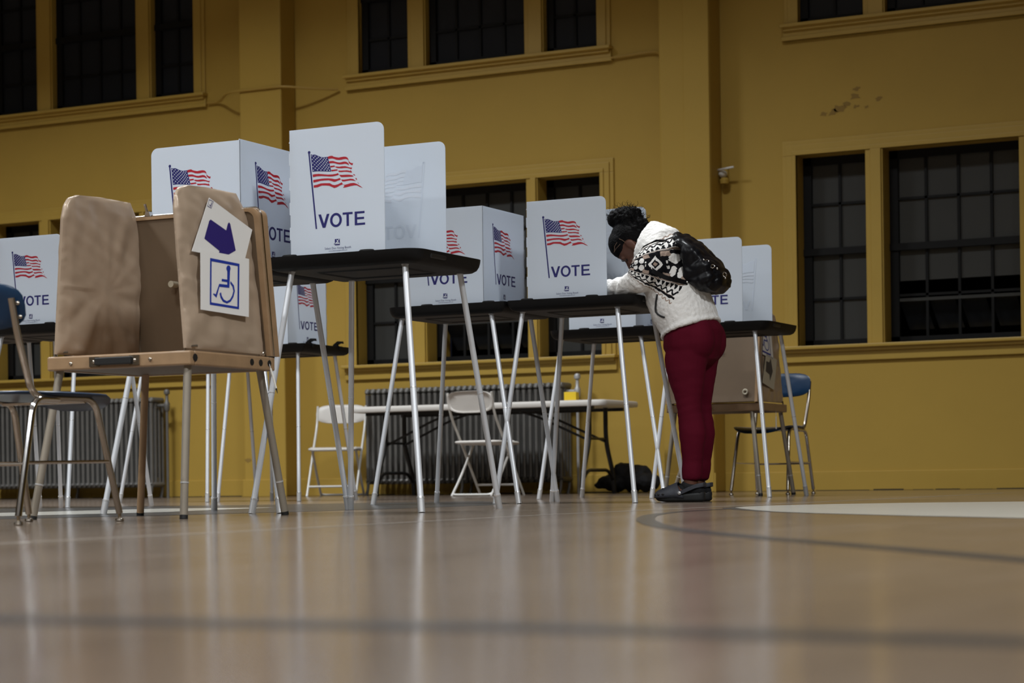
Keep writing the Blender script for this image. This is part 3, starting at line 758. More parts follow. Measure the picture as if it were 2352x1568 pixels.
# signs taped to the right-hand cloth wings (outer face looks to +x)
def xw(z, base, lean=-.045): return base + lean * (z - .598) / .589
def sign_card(name, label, cat, origin, rz, corners, marks, m_card, mm, xf):
    """corners / marks are (y,z) polygons on the wing; xf(z) gives the wing's outer surface"""
    root = thing(name, label, cat, origin, rz)
    s_ = MB(); s_.prism(corners, lambda u, v, k: (xf(v) + .0015 * k, u, v)); s_.build('card', m_card, root, 0)
    for nm, polys in marks:
        f = MB()
        for p in polys: f.flat(p, lambda u, v: (xf(v) + .0024, u, v))
        f.build(nm, mm, root, 0, False)
    return root
def wheelchair(c, w, h, tilt=0.):
    """the seated-figure symbol in a frame, centred on c, as polygons"""
    out = []; t = .007
    def loc(u, v): return (c[0] + u * w, c[1] + v * h + tilt * u * w)
    def quad(a, b, wd):
        d = Vector((b[0] - a[0], (b[1] - a[1]) * h / w)).normalized(); n = Vector((-d.y, d.x)) * wd
        out.append([loc(a[0] + n.x, a[1] + n.y * w / h), loc(a[0] - n.x, a[1] - n.y * w / h), loc(b[0] - n.x, b[1] - n.y * w / h), loc(b[0] + n.x, b[1] + n.y * w / h)])
    fw = .028
    for a, b in (((-.5, -.5), (.5, -.5)), ((-.5, .5), (.5, .5))): quad((a[0], a[1]), (b[0], b[1]), .035)
    for a, b in (((-.48, -.5), (-.48, .5)), ((.48, -.5), (.48, .5))): quad(a, b, .02)
    out.append([loc(.13 + .062 * math.cos(2 * PI * k / 14), .335 + .055 * math.sin(2 * PI * k / 14)) for k in range(14)])
    quad((.16, .27), (.14, -.08), .027); quad((-.10, .05), (.15, .05), .024); quad((.17, -.085), (-.19, -.085), .026)
    quad((-.17, -.08), (-.30, -.30), .026); quad((-.41, -.235), (-.27, -.315), .024)
    pts = arc(.08, -.20, .27, -200, 62, 20); ip = arc(.08, -.20, .222, -200, 62, 20)
    pts = [(x, -.20 + (y + .20) * w / h * .98) for x, y in pts]; ip = [(x, -.20 + (y + .20) * w / h * .98) for x, y in ip]
    for k in range(20): out.append([loc(*pts[k]), loc(*pts[k + 1]), loc(*ip[k + 1]), loc(*ip[k])])
    return out
xn = lambda z: xw(z, .63 - .030) + .030
# near booth: the two cards on the outer face of its right wing
WO = [(.1983,.8009),(.2024,.7859),(.2159,.7728),(.2398,.7679),(.2648,.7763),(.2843,.7942),(.2968,.8173),(.294,.8371),(.2743,.8519)]
WI = [(.2075,.8069),(.211,.7931),(.2223,.7808),(.2409,.7764),(.2612,.784),(.2773,.7994),(.2874,.8166),(.284,.8318),(.2708,.8432)]
FO = [(.1566,.9249),(.3406,.9203),(.3145,.7523),(.132,.7563)]; FI = [(.1642,.9138),(.3283,.9107),(.3055,.7611),(.1422,.7653)]
BODY = [(.2582,.8873),(.2763,.8897),(.2631,.8262),(.2008,.8253),(.1771,.784),(.1567,.7956),(.1625,.7991),(.1734,.796),(.2007,.8358),(.2514,.8368)]
HEAD = [(.2806,.8981),(.2786,.8929),(.2743,.8885),(.2687,.8858),(.2628,.8853),(.2577,.8871),(.2546,.8909),(.254,.8958),(.256,.9009),(.2602,.9053),(.2658,.908),(.2717,.9086),(.2768,.9068),(.2799,.903)]
ARMP = [(.2194,.8554),(.2578,.8554),(.255,.8463),(.2174,.8464)]
symbol = [[WO[k], WO[k + 1], WI[k + 1], WI[k]] for k in range(8)] + [[FO[k], FO[(k + 1) % 4], FI[(k + 1) % 4], FI[k]] for k in range(4)] + [BODY, HEAD, ARMP]
xn = lambda z: xw(z, .63 - .030) + .034
xn2 = lambda z: xn(z) - .0030
sign_card('accessibility_sign', 'white card with blue wheelchair symbol on the near tan booth', 'sign', AB, 0,
    [(.1026,.9517),(.4073,.9442),(.3759,.7283),(.0763,.7351)], [('wheelchair_symbol', symbol)], M['card'], M['sign_blue'], xn)
ARW = [(.1829,1.0656),(.276,1.0361),(.2904,1.0625),(.2981,1.0678),(.3052,1.0628),(.3274,.9678),(.2797,.9486),(.2181,.9486),(.223,.9566),(.134,.9922),(.173,1.0597)]
MO = [(.1827,1.1385),(.2101,1.1333),(.192,1.1061),(.1686,1.1118)]
def inset(P, k):
    c = (sum(q[0] for q in P) / len(P), sum(q[1] for q in P) / len(P)); return [(c[0] + (x - c[0]) * k, c[1] + (z - c[1]) * k) for x, z in P]
MI = inset(MO, .86)
mark = [[MO[k], MO[(k + 1) % 4], MI[(k + 1) % 4], MI[k]] for k in range(4)] + [[(.181,1.118),(.1835,1.1205),(.188,1.116),(.199,1.130),(.201,1.128),(.189,1.111)]]
sign_card('arrow_sign', 'white card with big indigo arrow tilted above the wheelchair sign on the near tan booth', 'sign', AB, 0,
    [(.1858,1.1445),(.4485,1.0563),(.3804,.9337),(.0531,.9396)], [('arrow', [ARW]), ('corner_mark', mark)], M['card'], M['arrow_navy'], xn2)
# far booth is turned round: its outer face to the photograph's right is local -x
def mir(polys): return [[(-y, z) for y, z in p] for p in polys]
def far_sign(name, label, corners, marks, m_card, mm):
    root = thing(name, label, 'sign', (AF[0], AF[1], 0), 0)
    xf = lambda z: -(.030 + .045 * (z - .598) / .589) + .030
    s_ = MB(); s_.prism(corners, lambda u, v, k: (xf(v) + .0015 * k, u, v)); s_.build('card', m_card, root, 0)
    for nm, polys in marks:
        f = MB()
        for p in polys: f.flat(p, lambda u, v: (xf(v) + .0024, u, v))
        f.build(nm, mm, root, 0, False)
far_sign('accessibility_sign', 'cream card with blue wheelchair symbol on the far tan booth', [(-.46, .905), (-.20, .875), (-.20, 1.115), (-.44, 1.125)],
    [('wheelchair_symbol', wheelchair((-.325, 1.005), .16, .19, -.12))], M['card'], M['sign_blue'])
far_sign('arrow_sign', 'cream card with dark arrow hanging below the far wheelchair sign', [(-.45, .715), (-.24, .675), (-.13, .875), (-.33, .905)],
    [('arrow', [[(-.37, .790), (-.345, .858), (-.29, .850), (-.255, .880), (-.235, .795), (-.305, .732), (-.305, .772)]])], M['card_old'], M['arrow_dark'])

def pencil(label, loc, rx, ry):
    root = thing('pencil', label, 'pencil', loc); root.rotation_euler = (rx, ry, 0)
    p = MB(); p.tube([(0, 0, 0), (0, 0, -.078)], .004, 6); p.build('barrel', M['pencil_white'], root)
    p = MB(); p.tube([(0, 0, -.078), (0, 0, -.098)], [.004, .0006], 6); p.build('point', M['black'], root)
    p = MB(); p.tube([(0, 0, 0), (0, 0, .03)], .0012, 5); p.build('string', M['card'], root)
pencil('short white pencil dangling from the corner of the near tan booth', (-4.815 + .636, 5.89 + .50, .545), 0, -.30)
pencil('white pencil hanging under the far tan booth', (-4.30, 12.40, .50), 0, 0)
# ------------------------------------------------------------------ chairs
def school_chair(label, loc, rz):
    root = thing('school_chair', label, 'chair', loc, rz, 'blue plastic school chairs')
    # seat shell (front toward +y)
    n = 28; sx, sy = .205, .255; top = []; lo = []
    def sup(a, r):
        c, s_ = math.cos(a), math.sin(a); e = .62
        return math.copysign(abs(c) ** e, c) * sx * r, math.copysign(abs(s_) ** e, s_) * sy * r
    def zs(x, y): return .455 - .018 * max(0, 1 - (x / .2) ** 2) * max(0, 1 - ((y - .02) / .2) ** 2) - .02 * max(0, (y - .14) / .075) ** 2
    for r, dz in ((.0, -.012), (.5, -.012), (.9, -.012), (.985, -.010), (1., -.004), (.985, 0), (.9, 0), (.5, 0), (.0, 0)):
        rr = max(r, .01); lo.append([(sup(2 * PI * i / n, rr)[0], sup(2 * PI * i / n, rr)[1] + .045, zs(*sup(2 * PI * i / n, rr)) + dz) for i in range(n)])
    s_ = MB(); s_.loops(lo); s_.build('seat', M['blue_plastic'], root, 60)
    lo = []
    for k, (r, dy) in enumerate(((.01, .006), (.6, .006), (.95, .005), (1., 0), (.95, -.006), (.6, -.006), (.01, -.006))):
        l = []
        for i in range(n):
            a = 2 * PI * i / n; e = .62; c, s2 = math.cos(a), math.sin(a); x = math.copysign(abs(c) ** e, c) * .203 * r; z = math.copysign(abs(s2) ** e, s2) * .082 * r
            l.append((x, -.265 + .9 * x * x + dy - .25 * z, .738 + z))
        lo.append(l)
    s_ = MB(); s_.loops(lo); s_.build('backrest', M['blue_plastic'], root, 60)
    rt = .0115
    for sd in (-1, 1):
        x = sd * .175; f = MB()
        f.tube(bend([(x * 1.05, -.272, .76), (x * 1.05, -.245, .64), (x, -.165, .432), (x, .15, .437), (x * 1.12, .25, .03)], .06, 6), rt, 12)
        for zz in (.70, .745): f.sphere((x * 1.05, -.255 - .25 * (zz - .72) + .02, zz), .008, 8, 6)
        fr = f.build('side_frame', M['old_chrome'], root)
        f = MB(); f.tube(bend([(x, -.04, .428), (x * 1.05, -.17, .428), (x * 1.14, -.27, .03)], .05, 6), rt, 12); lg = f.build('rear_leg', M['chrome'], root)
        f = MB(); f.cyl((x * 1.11, -.222, .21), (x * 1.09, .205, .215), .006, 8)
        f.build('stretcher', M['chrome'], root)
        for (gx, gy) in ((x * 1.12, .25), (x * 1.14, -.27)):
            g = MB(); g.loops([[(gx + r * math.cos(2 * PI * i / 12), gy + r * math.sin(2 * PI * i / 12), z) for i in range(12)] for r, z in ((.012, .0), (.0155, .004), (.014, .011), (.006, .016), (.006, .032))])
            g.build('glide', M['old_chrome'], root)
    f = MB(); f.cyl((-.195, -.232, .205), (.195, -.232, .205), .006, 8); f.build('rear_stretcher', M['old_chrome'], root)
    f = MB(); f.tube([(-.175, .1, .428), (.175, .1, .428)], .009, 8); f.build('cross_bar', M['old_chrome'], root)
    return root
sc_ = school_chair('dark blue school chair cut by the left edge, facing the near tan booth', (-4.375, 5.235, 0), 0); sc_.scale = (.97, .98, .925)
school_chair('dark blue school chair standing behind the far tan booth', (-4.55, 13.02, 0), PI)

def folding_chair(label, loc, rz):
    root = thing('folding_chair', label, 'folding chair', loc, rz, 'white folding chairs')
    w = .215; r = .0105
    for sd in (-1, 1):
        f = MB(); f.tube(bend([(sd * w, -.21, .79), (sd * w, -.17, .62), (sd * w, -.03, .42), (sd * w, .24, .0)], .08), r, 10); f.build('front_leg', M['white_steel'], root)
        f = MB(); f.tube(bend([(sd * (w - .022), .13, .42), (sd * (w - .022), -.06, .16), (sd * (w - .022), -.20, .0)], .12), r, 10); f.build('rear_leg', M['white_steel'], root)
    # backrest: curved shell with a lip
    lo = []; n = 26
    for rr, dy in ((.02, .008), (.7, .008), (.95, .006), (1, 0), (.97, -.014), (.88, -.012), (.85, -.004), (.5, -.004), (.02, -.004)):
        l = []
        for i in range(n):
            a = 2 * PI * i / n; c, s2 = math.cos(a), math.sin(a); x = math.copysign(abs(c) ** .5, c) * .228 * rr; z = math.copysign(abs(s2) ** (.75 if s2 > 0 else .55), s2) * .078 * rr
            if z < 0: z -= .014 * (1 - (x / .228) ** 2) * rr
            l.append((x, -.195 - .25 * z - .3 * (.05 - x * x) + dy, .725 + z))
        lo.append(l)
    s_ = MB(); s_.loops(lo); s_.build('backrest', M['white_plastic'], root, 50)
    lo = []
    for i_, z in ((.02, .402), (.004, .405), (0, .415), (.006, .424), (.03, .427)):
        lo.append([(x, y, z - .010 * max(0, y - .1) / .1) for x, y in rrect(-.215 + i_, -.16 + i_, .215 - i_, .225 - i_, .06)])
    s_ = MB(); s_.loops(lo); s_.build('seat', M['white_plastic'], root, 50)
    f = MB(); f.cyl((-w, .185, .085), (w, .185, .085), .009, 10); f.build('front_bar', M['white_steel'], root)
    f = MB(); f.tube(bend([(-w + .022, -.185, .02), (-w + .05, -.195, .012), (w - .05, -.195, .012), (w - .022, -.185, .02)], .03), .009, 10); f.build('rear_bar', M['white_steel'], root)
    f = MB(); f.cyl((-w, -.03, .40), (w, -.03, .40), .008, 8); f.build('seat_bar', M['white_steel'], root)
    return root
folding_chair('white folding chair with legs crossed, pulled up in front of the folding table', (-7.22, 14.02, 0), -.10).scale = (.93, 1, 1)
folding_chair('white folding chair behind the left end of the folding table', (-9.30, 15.25, 0), PI + .32)

# ------------------------------------------------------------------ folding table
FT = (-7.60, 14.92, 0)
ft = thing('folding_table', 'long white plastic folding table in front of the radiator', 'table', FT)
hw, hd = 1.15, .36
lo = []
for i_, z in ((.03, .690), (.004, .694), (0, .705), (0, .728), (.006, .737), (.02, .740)):
    lo.append([(x, y, z) for x, y in rrect(-hw + i_, -hd + i_, hw - i_, hd - i_, .06)])
t = MB(); t.loops(lo); t.build('table_top', M['white_plastic'], ft, 50)
for yy in (-hd + .05, hd - .08):
    t = MB(); t.box((-hw + .12, yy, .665), (hw - .12, yy + .03, .692)); t.build('under_rail', M['black_steel'], ft, 0)
for sd in (-1, 1):
    x = sd * .93
    for yy in (-1, 1):
        g = MB(); g.tube(bend([(x, yy * .16, .69), (x, yy * .16, .42), (x, yy * .30, .15), (x, yy * .315, .0)], .1), .019, 10); g.build('leg', M['black_steel'], ft)
        g = MB(); g.tube(bend([(x, yy * .14, .42), (x - sd * .45, yy * .14, .62), (x - sd * .62, yy * .14, .67)], .1), .010, 8); g.build('brace', M['black_steel'], ft)
    g = MB(); g.tube(bend([(x, -.31, .10), (x, -.2, .19), (x, .2, .19), (x, .31, .10)], .06), .014, 8); g.build('foot_bar', M['black_steel'], ft)
    g = MB(); g.cyl((x, -.16, .44), (x, .16, .44), .010, 8); g.build('cross_bar', M['black_steel'], ft)
y_ = thing('note_cube', 'bright yellow paper cube on the right part of the folding table', 'note pad', (-6.895, 14.92, .7405), .2)
q = MB(); q.box((-.05, -.05, 0), (.05, .05, .078)); bevel(q.build('paper_block', M['yellow'], y_, 0), .003)
q = MB()
for k in range(5): q.box((-.0503, -.0503, .008 + k * .015), (.0503, .0503, .0084 + k * .015))
q.build('page_edge', M['card_old'], y_, 0)

# ------------------------------------------------------------------ radiators
def radiator(label, x0, x1, valve):
    root = thing('radiator', label, 'radiator', ((x0 + x1) / 2, 15.68, 0), 0, 'cast iron radiators under the windows')
    c = (x0 + x1) / 2; n = int(round((x1 - x0) / .0575)); body = MB()
    for k in range(n):
        x = x0 - c + (k + .5) * (x1 - x0) / n
        for yy in (-.085, -.028, .028, .085):
            body.tube([(x, yy, .13), (x, yy, .17), (x, yy, .85), (x, yy, .885)], [.018, .0165, .0165, .019], 8)
        for z in (.135, .895):
            body.tube([(x, -.105, z), (x, -.085, z + (.018 if z > .5 else -.012)), (x, .085, z + (.018 if z > .5 else -.012)), (x, .105, z)], [.012, .026, .026, .012], 8)
    body.cyl((x0 - c + .02, 0, .86), (x1 - c - .02, 0, .86), .024, 8); body.cyl((x0 - c + .02, 0, .165), (x1 - c - .02, 0, .165), .024, 8)
    body.build('section', M['radiator'], root)
    for fxx in (x0 - c + .03, 0, x1 - c - .03):
        for yy in (-.085, .085):
            g = MB(); g.tube([(fxx, yy, .14), (fxx, yy - .01, .06), (fxx - .012, yy - .015, .0)], [.017, .013, .016], 8); g.build('foot', M['radiator'], root)
    e = x1 - c; v = MB()
    v.cyl((e - .01, 0, .86), (e + .09, 0, .86), .016, 10); v.tube([(e + .09, 0, .0), (e + .09, 0, .83)], .013, 10)
    v.loops([[(e + .09 + r * math.cos(2 * PI * i / 12), r * math.sin(2 * PI * i / 12), z) for i in range(12)] for r, z in ((.013, .80), (.026, .82), (.028, .88), (.016, .90), (.014, .96), (.026, .965), (.03, .985), (.022, 1.005), (.006, 1.012))])
    v.build('valve', M['alu_dark'] if valve else M['radiator'], root)
    return root
radiator('grey cast iron radiator at the left behind the tan booth legs', -13.55, -11.50, False)
radiator('grey cast iron radiator behind the white folding table', -9.22, -7.28, True)

# black heap by the wall
def heap():
    mb = MB()
    for x, y, z, r in ((-.10, 0, .05, (.17, .14, .07)), (.06, .02, .08, (.16, .13, .11)), (-.02, 0, .13, (.10, .09, .08)), (.17, -.02, .05, (.13, .13, .07)), (-.20, -.03, .03, (.08, .07, .035))): mb.sphere((x, y, z), r)
    return remesh(mb, 'black_bag', M['cloth_black'], .012, 3, lambda c: .022 * noise.noise(c * 13) + .01 * noise.noise(c * 30))
hb = link('black_bag', heap()); hb.location = (-6.66, 15.48, .0)
zmin = min(v.co.z for v in hb.data.vertices); hb.location.z = -zmin
tag(hb, 'black cloth bag slumped on the floor against the wall beyond the folding table', 'bag')
# ------------------------------------------------------------------ the woman (local: x forward, y to her left, z up)
def rings(mb, rs, n=22, yaxis=(0, 1, 0)):
    """rs: (centre, normal, ra (sideways), rb (in the sagittal plane)); squarish option per ring"""
    lo = []; Y = Vector(yaxis)
    def ring(c, nrm, ra, rb):
        N = Vector(nrm).normalized(); Ys = (Y - N * Y.dot(N)).normalized(); B = N.cross(Ys)
        return [Vector(c) + Ys * ra * math.cos(2 * PI * i / n) + B * rb * math.sin(2 * PI * i / n) for i in range(n)]
    c, nr, ra, rb = rs[0]; N = Vector(nr).normalized(); cap = min(ra, rb)
    lo.append(ring(Vector(c) - N * cap * .35, nr, ra * .4, rb * .4)); lo.append(ring(Vector(c) - N * cap * .2, nr, ra * .8, rb * .8))
    for c, nr, ra, rb in rs: lo.append(ring(c, nr, ra, rb))
    c, nr, ra, rb = rs[-1]; N = Vector(nr).normalized(); cap = min(ra, rb)
    lo.append(ring(Vector(c) + N * cap * .2, nr, ra * .8, rb * .8)); lo.append(ring(Vector(c) + N * cap * .35, nr, ra * .4, rb * .4))
    mb.loops(lo)
def chain(mb, pts, rad, n=16):
    """tapered limb with rounded ends"""
    P = [Vector(p) for p in pts]; d0 = (P[0] - P[1]).normalized(); d1 = (P[-1] - P[-2]).normalized()
    pp = [P[0] + d0 * rad[0] * .9, P[0] + d0 * rad[0] * .6] + P + [P[-1] + d1 * rad[-1] * .6, P[-1] + d1 * rad[-1] * .9]
    rr = [rad[0] * .3, rad[0] * .78] + list(rad) + [rad[-1] * .78, rad[-1] * .3]
    mb.tube(pp, rr, n)
WS = 1.014
E0 = Vector((.256, 0, 1.278)); HU = Vector((.87, 0, .49)).normalized(); HN = Vector((.49, 0, -.87)).normalized()
def H(a, b, c=0.): return E0 + HU * a + HN * b + Vector((0, c, 0))
HR = Matrix((( HN.x, 0, HU.x), (HN.y, 1, HU.y), (HN.z, 0, HU.z)))   # columns: face normal, left, up of the head
HR = Matrix(((HN.x, 0., HU.x), (0., 1., 0.), (HN.z, 0., HU.z)))
LEGR = [(.112, -.060, .044, .041), (.14, -.062, .047, .043), (.20, -.064, .047, .042), (.26, -.066, .055, .048), (.33, -.067, .063, .054), (.39, -.061, .060, .052), (.445, -.054, .056, .052), (.50, -.046, .062, .056), (.57, -.040, .081, .070), (.64, -.034, .096, .080), (.70, -.036, .104, .085), (.76, -.045, .100, .086)]
def leg(mb, y, dxx, grow=0., zmin=0., foot=False):
    rs = [((x + dxx * (1 - z / .8), y * (1 - .06 * (z > .5)), z), (0, 0, 1), b + grow, a + grow) for z, x, a, b in LEGR if z >= zmin]
    rings(mb, rs)
def body():
    mb = MB()
    for sd in (1, -1):
        dx_ = 0. if sd > 0 else .03
        leg(mb, sd * .085, dx_, -.008)
        chain(mb, [(-.055 + dx_, sd * .085, .13), (-.055 + dx_, sd * .085, .07)], [.036, .036])
        chain(mb, [(-.085 + dx_, sd * .085, .045), (-.02 + dx_, sd * .085, .05), (.06 + dx_, sd * .088, .04), (.11 + dx_, sd * .09, .034)], [.03, .036, .03, .022])
    rings(mb, [((-.05, 0, .72), (0, 0, 1), .14, .09), ((-.055, 0, .80), (.05, 0, 1), .16, .115), ((-.03, 0, .90), (.3, 0, 1), .14, .095), ((.01, 0, 1.0), (.45, 0, .9), .125, .085), ((.06, 0, 1.10), (.48, 0, .88), .14, .095), ((.10, 0, 1.19), (.5, 0, .87), .16, .09), ((.14, 0, 1.255), (.6, 0, .8), .10, .06)])
    chain(mb, [(.12, 0, 1.235), (.20, 0, 1.275), H(-.02, -.03)], [.062, .056, .055])
    # head
    mb.sphere(H(.035, -.002), (.098, .077, .105), 28, 20, 0, HR); mb.sphere(H(-.045, .040), (.058, .058, .068), 22, 16, 0, HR)
    mb.sphere(H(-.098, .064), (.022, .026, .022), 14, 10, 0, HR)
    chain(mb, [H(.012, .086), H(-.018, .104), H(-.042, .118)], [.008, .010, .0125], 10)
    for sd in (1, -1):
        mb.sphere(H(-.046, .105, sd * .011), (.010, .010, .009), 10, 8, 0, HR); mb.sphere(H(-.036, .068, sd * .036), (.028, .026, .026), 12, 10, 0, HR)
        mb.sphere(H(.016, .081, sd * .030), (.010, .024, .010), 12, 8, 0, HR)
        chain(mb, [H(-.10, .05, sd * .02), H(-.075, .022, sd * .052), H(-.03, .0, sd * .062)], [.018, .02, .022], 10)
        mb.sphere(H(-.002, -.004, sd * .078), (.020, .010, .031), 14, 10, 0, HR); mb.sphere(H(-.030, .004, sd * .074), (.010, .008, .010), 10, 8, 0, HR)
    mb.sphere(H(-.066, .089), (.011, .023, .008), 14, 8, 0, HR); mb.sphere(H(-.079, .086), (.010, .020, .008), 14, 8, 0, HR)
    # arms and hands
    for sd in (1, -1):
        chain(mb, [(.08, sd * .15, 1.18), (.115, sd * .19, 1.13), (.155, sd * .195, 1.09)], [.052, .046, .038])
        chain(mb, [(.155, sd * .195, 1.09), (.27, sd * .165, 1.062), (.375, sd * .135, 1.058)], [.036, .034, .026])
        w = Vector((.385, sd * .13, 1.056)); f = Vector((.94, -.30 * sd, -.12)).normalized(); s_ = Vector((.30 * sd, .94, 0)).normalized()
        for k, (ln, off) in enumerate(((.072, .028), (.080, .010), (.074, -.008), (.058, -.025))):
            b = w + f * .085 + s_ * off; chain(mb, [w + s_ * off * .6 + f * .02, b], [.014, .0125], 10)
            chain(mb, [b, b + f * ln * .45 + Vector((0, 0, .006)), b + f * ln * .8 + Vector((0, 0, -.010)), b + f * ln * .95 + Vector((0, 0, -.024))], [.0095, .009, .008, .0072], 10)
        th = w + s_ * .022 * -sd + f * .03
        chain(mb, [th, th + f * .03 - s_ * .028 * sd, th + f * .062 - s_ * .034 * sd + Vector((0, 0, -.012))], [.012, .0105, .009], 10)
    return remesh(mb, 'person', M['skin'], .0052, 2, None, .5)
PL = (-3.7885, 9.56, 0.)
person = link('person', body()); person.location = PL; person.rotation_euler = (0, 0, PI); person.scale = (WS,) * 3
tag(person, 'woman in white patterned fleece and burgundy leggings bending over a voting booth', 'person')
def part(name, me): return link(name, me, person)
# leggings
mb = MB()
for sd in (1, -1):
    leg(mb, sd * .085, 0. if sd > 0 else .03, .004)
    dx_ = 0. if sd > 0 else .03
    for z, g in ((.154, .050),):
        mb.tube([(-.060 + dx_ + g * .62 * math.cos(2 * PI * i / 18), sd * .085 + g * .56 * math.sin(2 * PI * i / 18), z + .004 * math.sin(3 * i)) for i in range(19)], .016, 8)
rings(mb, [((-.045, 0, .70), (0, 0, 1), .160, .112), ((-.040, 0, .76), (.03, 0, 1), .178, .138), ((-.045, 0, .83), (.1, 0, 1), .182, .142), ((-.035, 0, .90), (.2, 0, 1), .160, .112), ((-.005, 0, .95), (.3, 0, 1), .14, .095)])
for sd in (1, -1): mb.sphere((-.098, sd * .080, .795), (.084, .090, .112), 20, 14)
def lw(c):
    k = .0016 * noise.noise(Vector((c.x * 9, c.y * 9, c.z * 34))) + .0025 * noise.noise(c * 14)
    if .40 < c.z < .52: k += .0007 * math.sin(c.z * 150 + c.x * 40)
    return k
part('leggings', remesh(mb, 'leggings', M['leggings'], .0062, 5, lw))
# fleece
mb = MB()
rings(mb, [((-.030, 0, .860), (.33, 0, .94), .187, .142), ((-.018, 0, .89), (.34, 0, .94), .192, .148), ((.005, 0, .94), (.38, 0, .92), .196, .152), ((.035, 0, 1.02), (.42, 0, .90), .200, .152), ((.068, 0, 1.10), (.46, 0, .88), .202, .146), ((.100, 0, 1.18), (.5, 0, .86), .198, .130), ((.135, 0, 1.235), (.55, 0, .83), .160, .112)], 28)
# cuff of the hem, a rolled edge
for k in range(26):
    pass
hem = [Vector((-.032, 0, .853)) + Vector((0, 1, 0)) * .186 * math.cos(2 * PI * i / 32) + Vector((.94, 0, -.33)) * .140 * math.sin(2 * PI * i / 32) for i in range(33)]
mb.tube(hem, .0125, 10)
# collapsed hood standing round the neck
LIPC = Vector((.205, 0, 1.280)); LN = Vector((.93, 0, .37)).normalized()
lo = []
def oring(c, nrm, ra, rb, n=28, up=0.):
    N = Vector(nrm).normalized(); B = Vector((-N.z, 0, N.x))
    return [Vector(c) + Vector((0, 1, 0)) * ra * math.cos(2 * PI * i / n) + B * (rb * math.sin(2 * PI * i / n) + up * max(0, math.sin(2 * PI * i / n)) ** 4) for i in range(n)]
for sd in (1, -1):
    chain(mb, [(.070, sd * .125, 1.200), (.085, sd * .165, 1.178), (.115, sd * .195, 1.135), (.150, sd * .200, 1.092)], [.085, .088, .086, .072], 20)
    chain(mb, [(.150, sd * .200, 1.092), (.205, sd * .187, 1.070), (.27, sd * .168, 1.060), (.325, sd * .152, 1.060), (.368, sd * .140, 1.060)], [.068, .056, .046, .044, .040], 18)
    c = Vector((.372, sd * .139, 1.060)); d = Vector((.96, -.27 * sd, -.05)).normalized(); s1 = Vector((.27 * sd, .96, 0)).normalized(); s2 = d.cross(s1)
    mb.tube([c + s1 * .030 * math.cos(2 * PI * i / 20) + s2 * .030 * math.sin(2 * PI * i / 20) for i in range(21)], .015, 8)
def fz(c):
    k = .0030 * noise.noise(c * 62) + .0016 * noise.noise(c * 120) + .006 * noise.noise(c * 9)
    if c.x > .2: k += .004 * math.sin(c.x * 105 + c.z * 60) * min(1, (c.x - .2) / .06)
    return k
hm = MB()
hm.loops([oring((.08, 0, 1.20), (.6, 0, .8), .10, .08), oring((.09, 0, 1.215), (.62, 0, .78), .165, .125), oring((.125, 0, 1.245), (.75, 0, .62), .155, .122, up=.014), oring((.165, 0, 1.262), (.88, 0, .47), .130, .110, up=.022), oring(LIPC, LN, .110, .104, up=.022), oring(LIPC + LN * .010, LN, .096, .092, up=.020), oring(LIPC - LN * .02, LN, .074, .080), oring((.15, 0, 1.255), LN, .06, .06)])
hm.sphere((.090, 0, 1.312), (.066, .115, .048), 20, 12, 0, Matrix.Rotation(.35, 3, 'Y'))
rings(hm, [((.062, 0, 1.190), (.5, 0, .86), .120, .100), ((.068, 0, 1.200), (.5, 0, .86), .196, .150), ((.092, 0, 1.228), (.55, 0, .83), .180, .138)], 28)
part('fleece_pullover', remesh(mb, 'fleece_pullover', M['sherpa'], .0056, 3, fz))
part('hood', remesh(hm, 'hood', M['sherpa'], .0056, 3, lambda c: .0030 * noise.noise(c * 62) + .0016 * noise.noise(c * 120) + .005 * noise.noise(c * 11)))
def skinpt(x, z, y0=.16, push=0.): return Vector((x, y0 + push, z))
# hair
mb = MB()
mb.sphere(H(.045, -.024), (.098, .083, .104), 26, 18, 0, HR)
mb.sphere(H(.115, -.095), (.062, .066, .064), 20, 14, 0, HR); mb.sphere(H(.085, -.12), (.05, .05, .045), 16, 12, 0, HR); mb.sphere(H(.025, -.108), (.034, .045, .04), 16, 12, 0, HR)
mb.sphere(H(.16, -.07), (.045, .05, .045), 14, 10, 0, HR)
mb.sphere(H(.062, .012), (.084, .0815, .084), 22, 16, 0, HR)
def hz(c):
    r = (c - E0); a = r.dot(HU); b = r.dot(HN); p = 1. if b < -.075 else .10
    return p * (.010 * noise.noise(c * 60) + .006 * noise.noise(c * 130)) + .001 * noise.noise(c * 200)
hair = part('hair', remesh(mb, 'hair', M['hair'], .005, 2, hz))
rnd = random.Random(5); fz_ = MB()
for k in range(420):
    ctr, rad = rnd.choice(((H(.115, -.095), .064), (H(.115, -.095), .064), (H(.085, -.12), .05), (H(.025, -.108), .038), (H(.16, -.07), .046)))
    v = Vector((rnd.gauss(0, 1), rnd.gauss(0, 1), rnd.gauss(0, 1))).normalized()
    if v.dot(HN) > .45: continue
    p = ctr + v * rad * .95; t = v.orthogonal().normalized(); pts = []
    ph = rnd.uniform(0, 6.3); ln = rnd.uniform(.014, .036)
    u2 = v.cross(t)
    for j in range(7):
        q = j / 6; pts.append(p + v * ln * q + (t * math.cos(ph + q * 7) + u2 * math.sin(ph + q * 7)) * .0042 * (.3 + q))
    fz_.tube(pts, [.0011, .001, .0009, .0008, .0007, .0006, .0004], 4)
fz_.build('stray_curl', M['hair'], hair, 0)
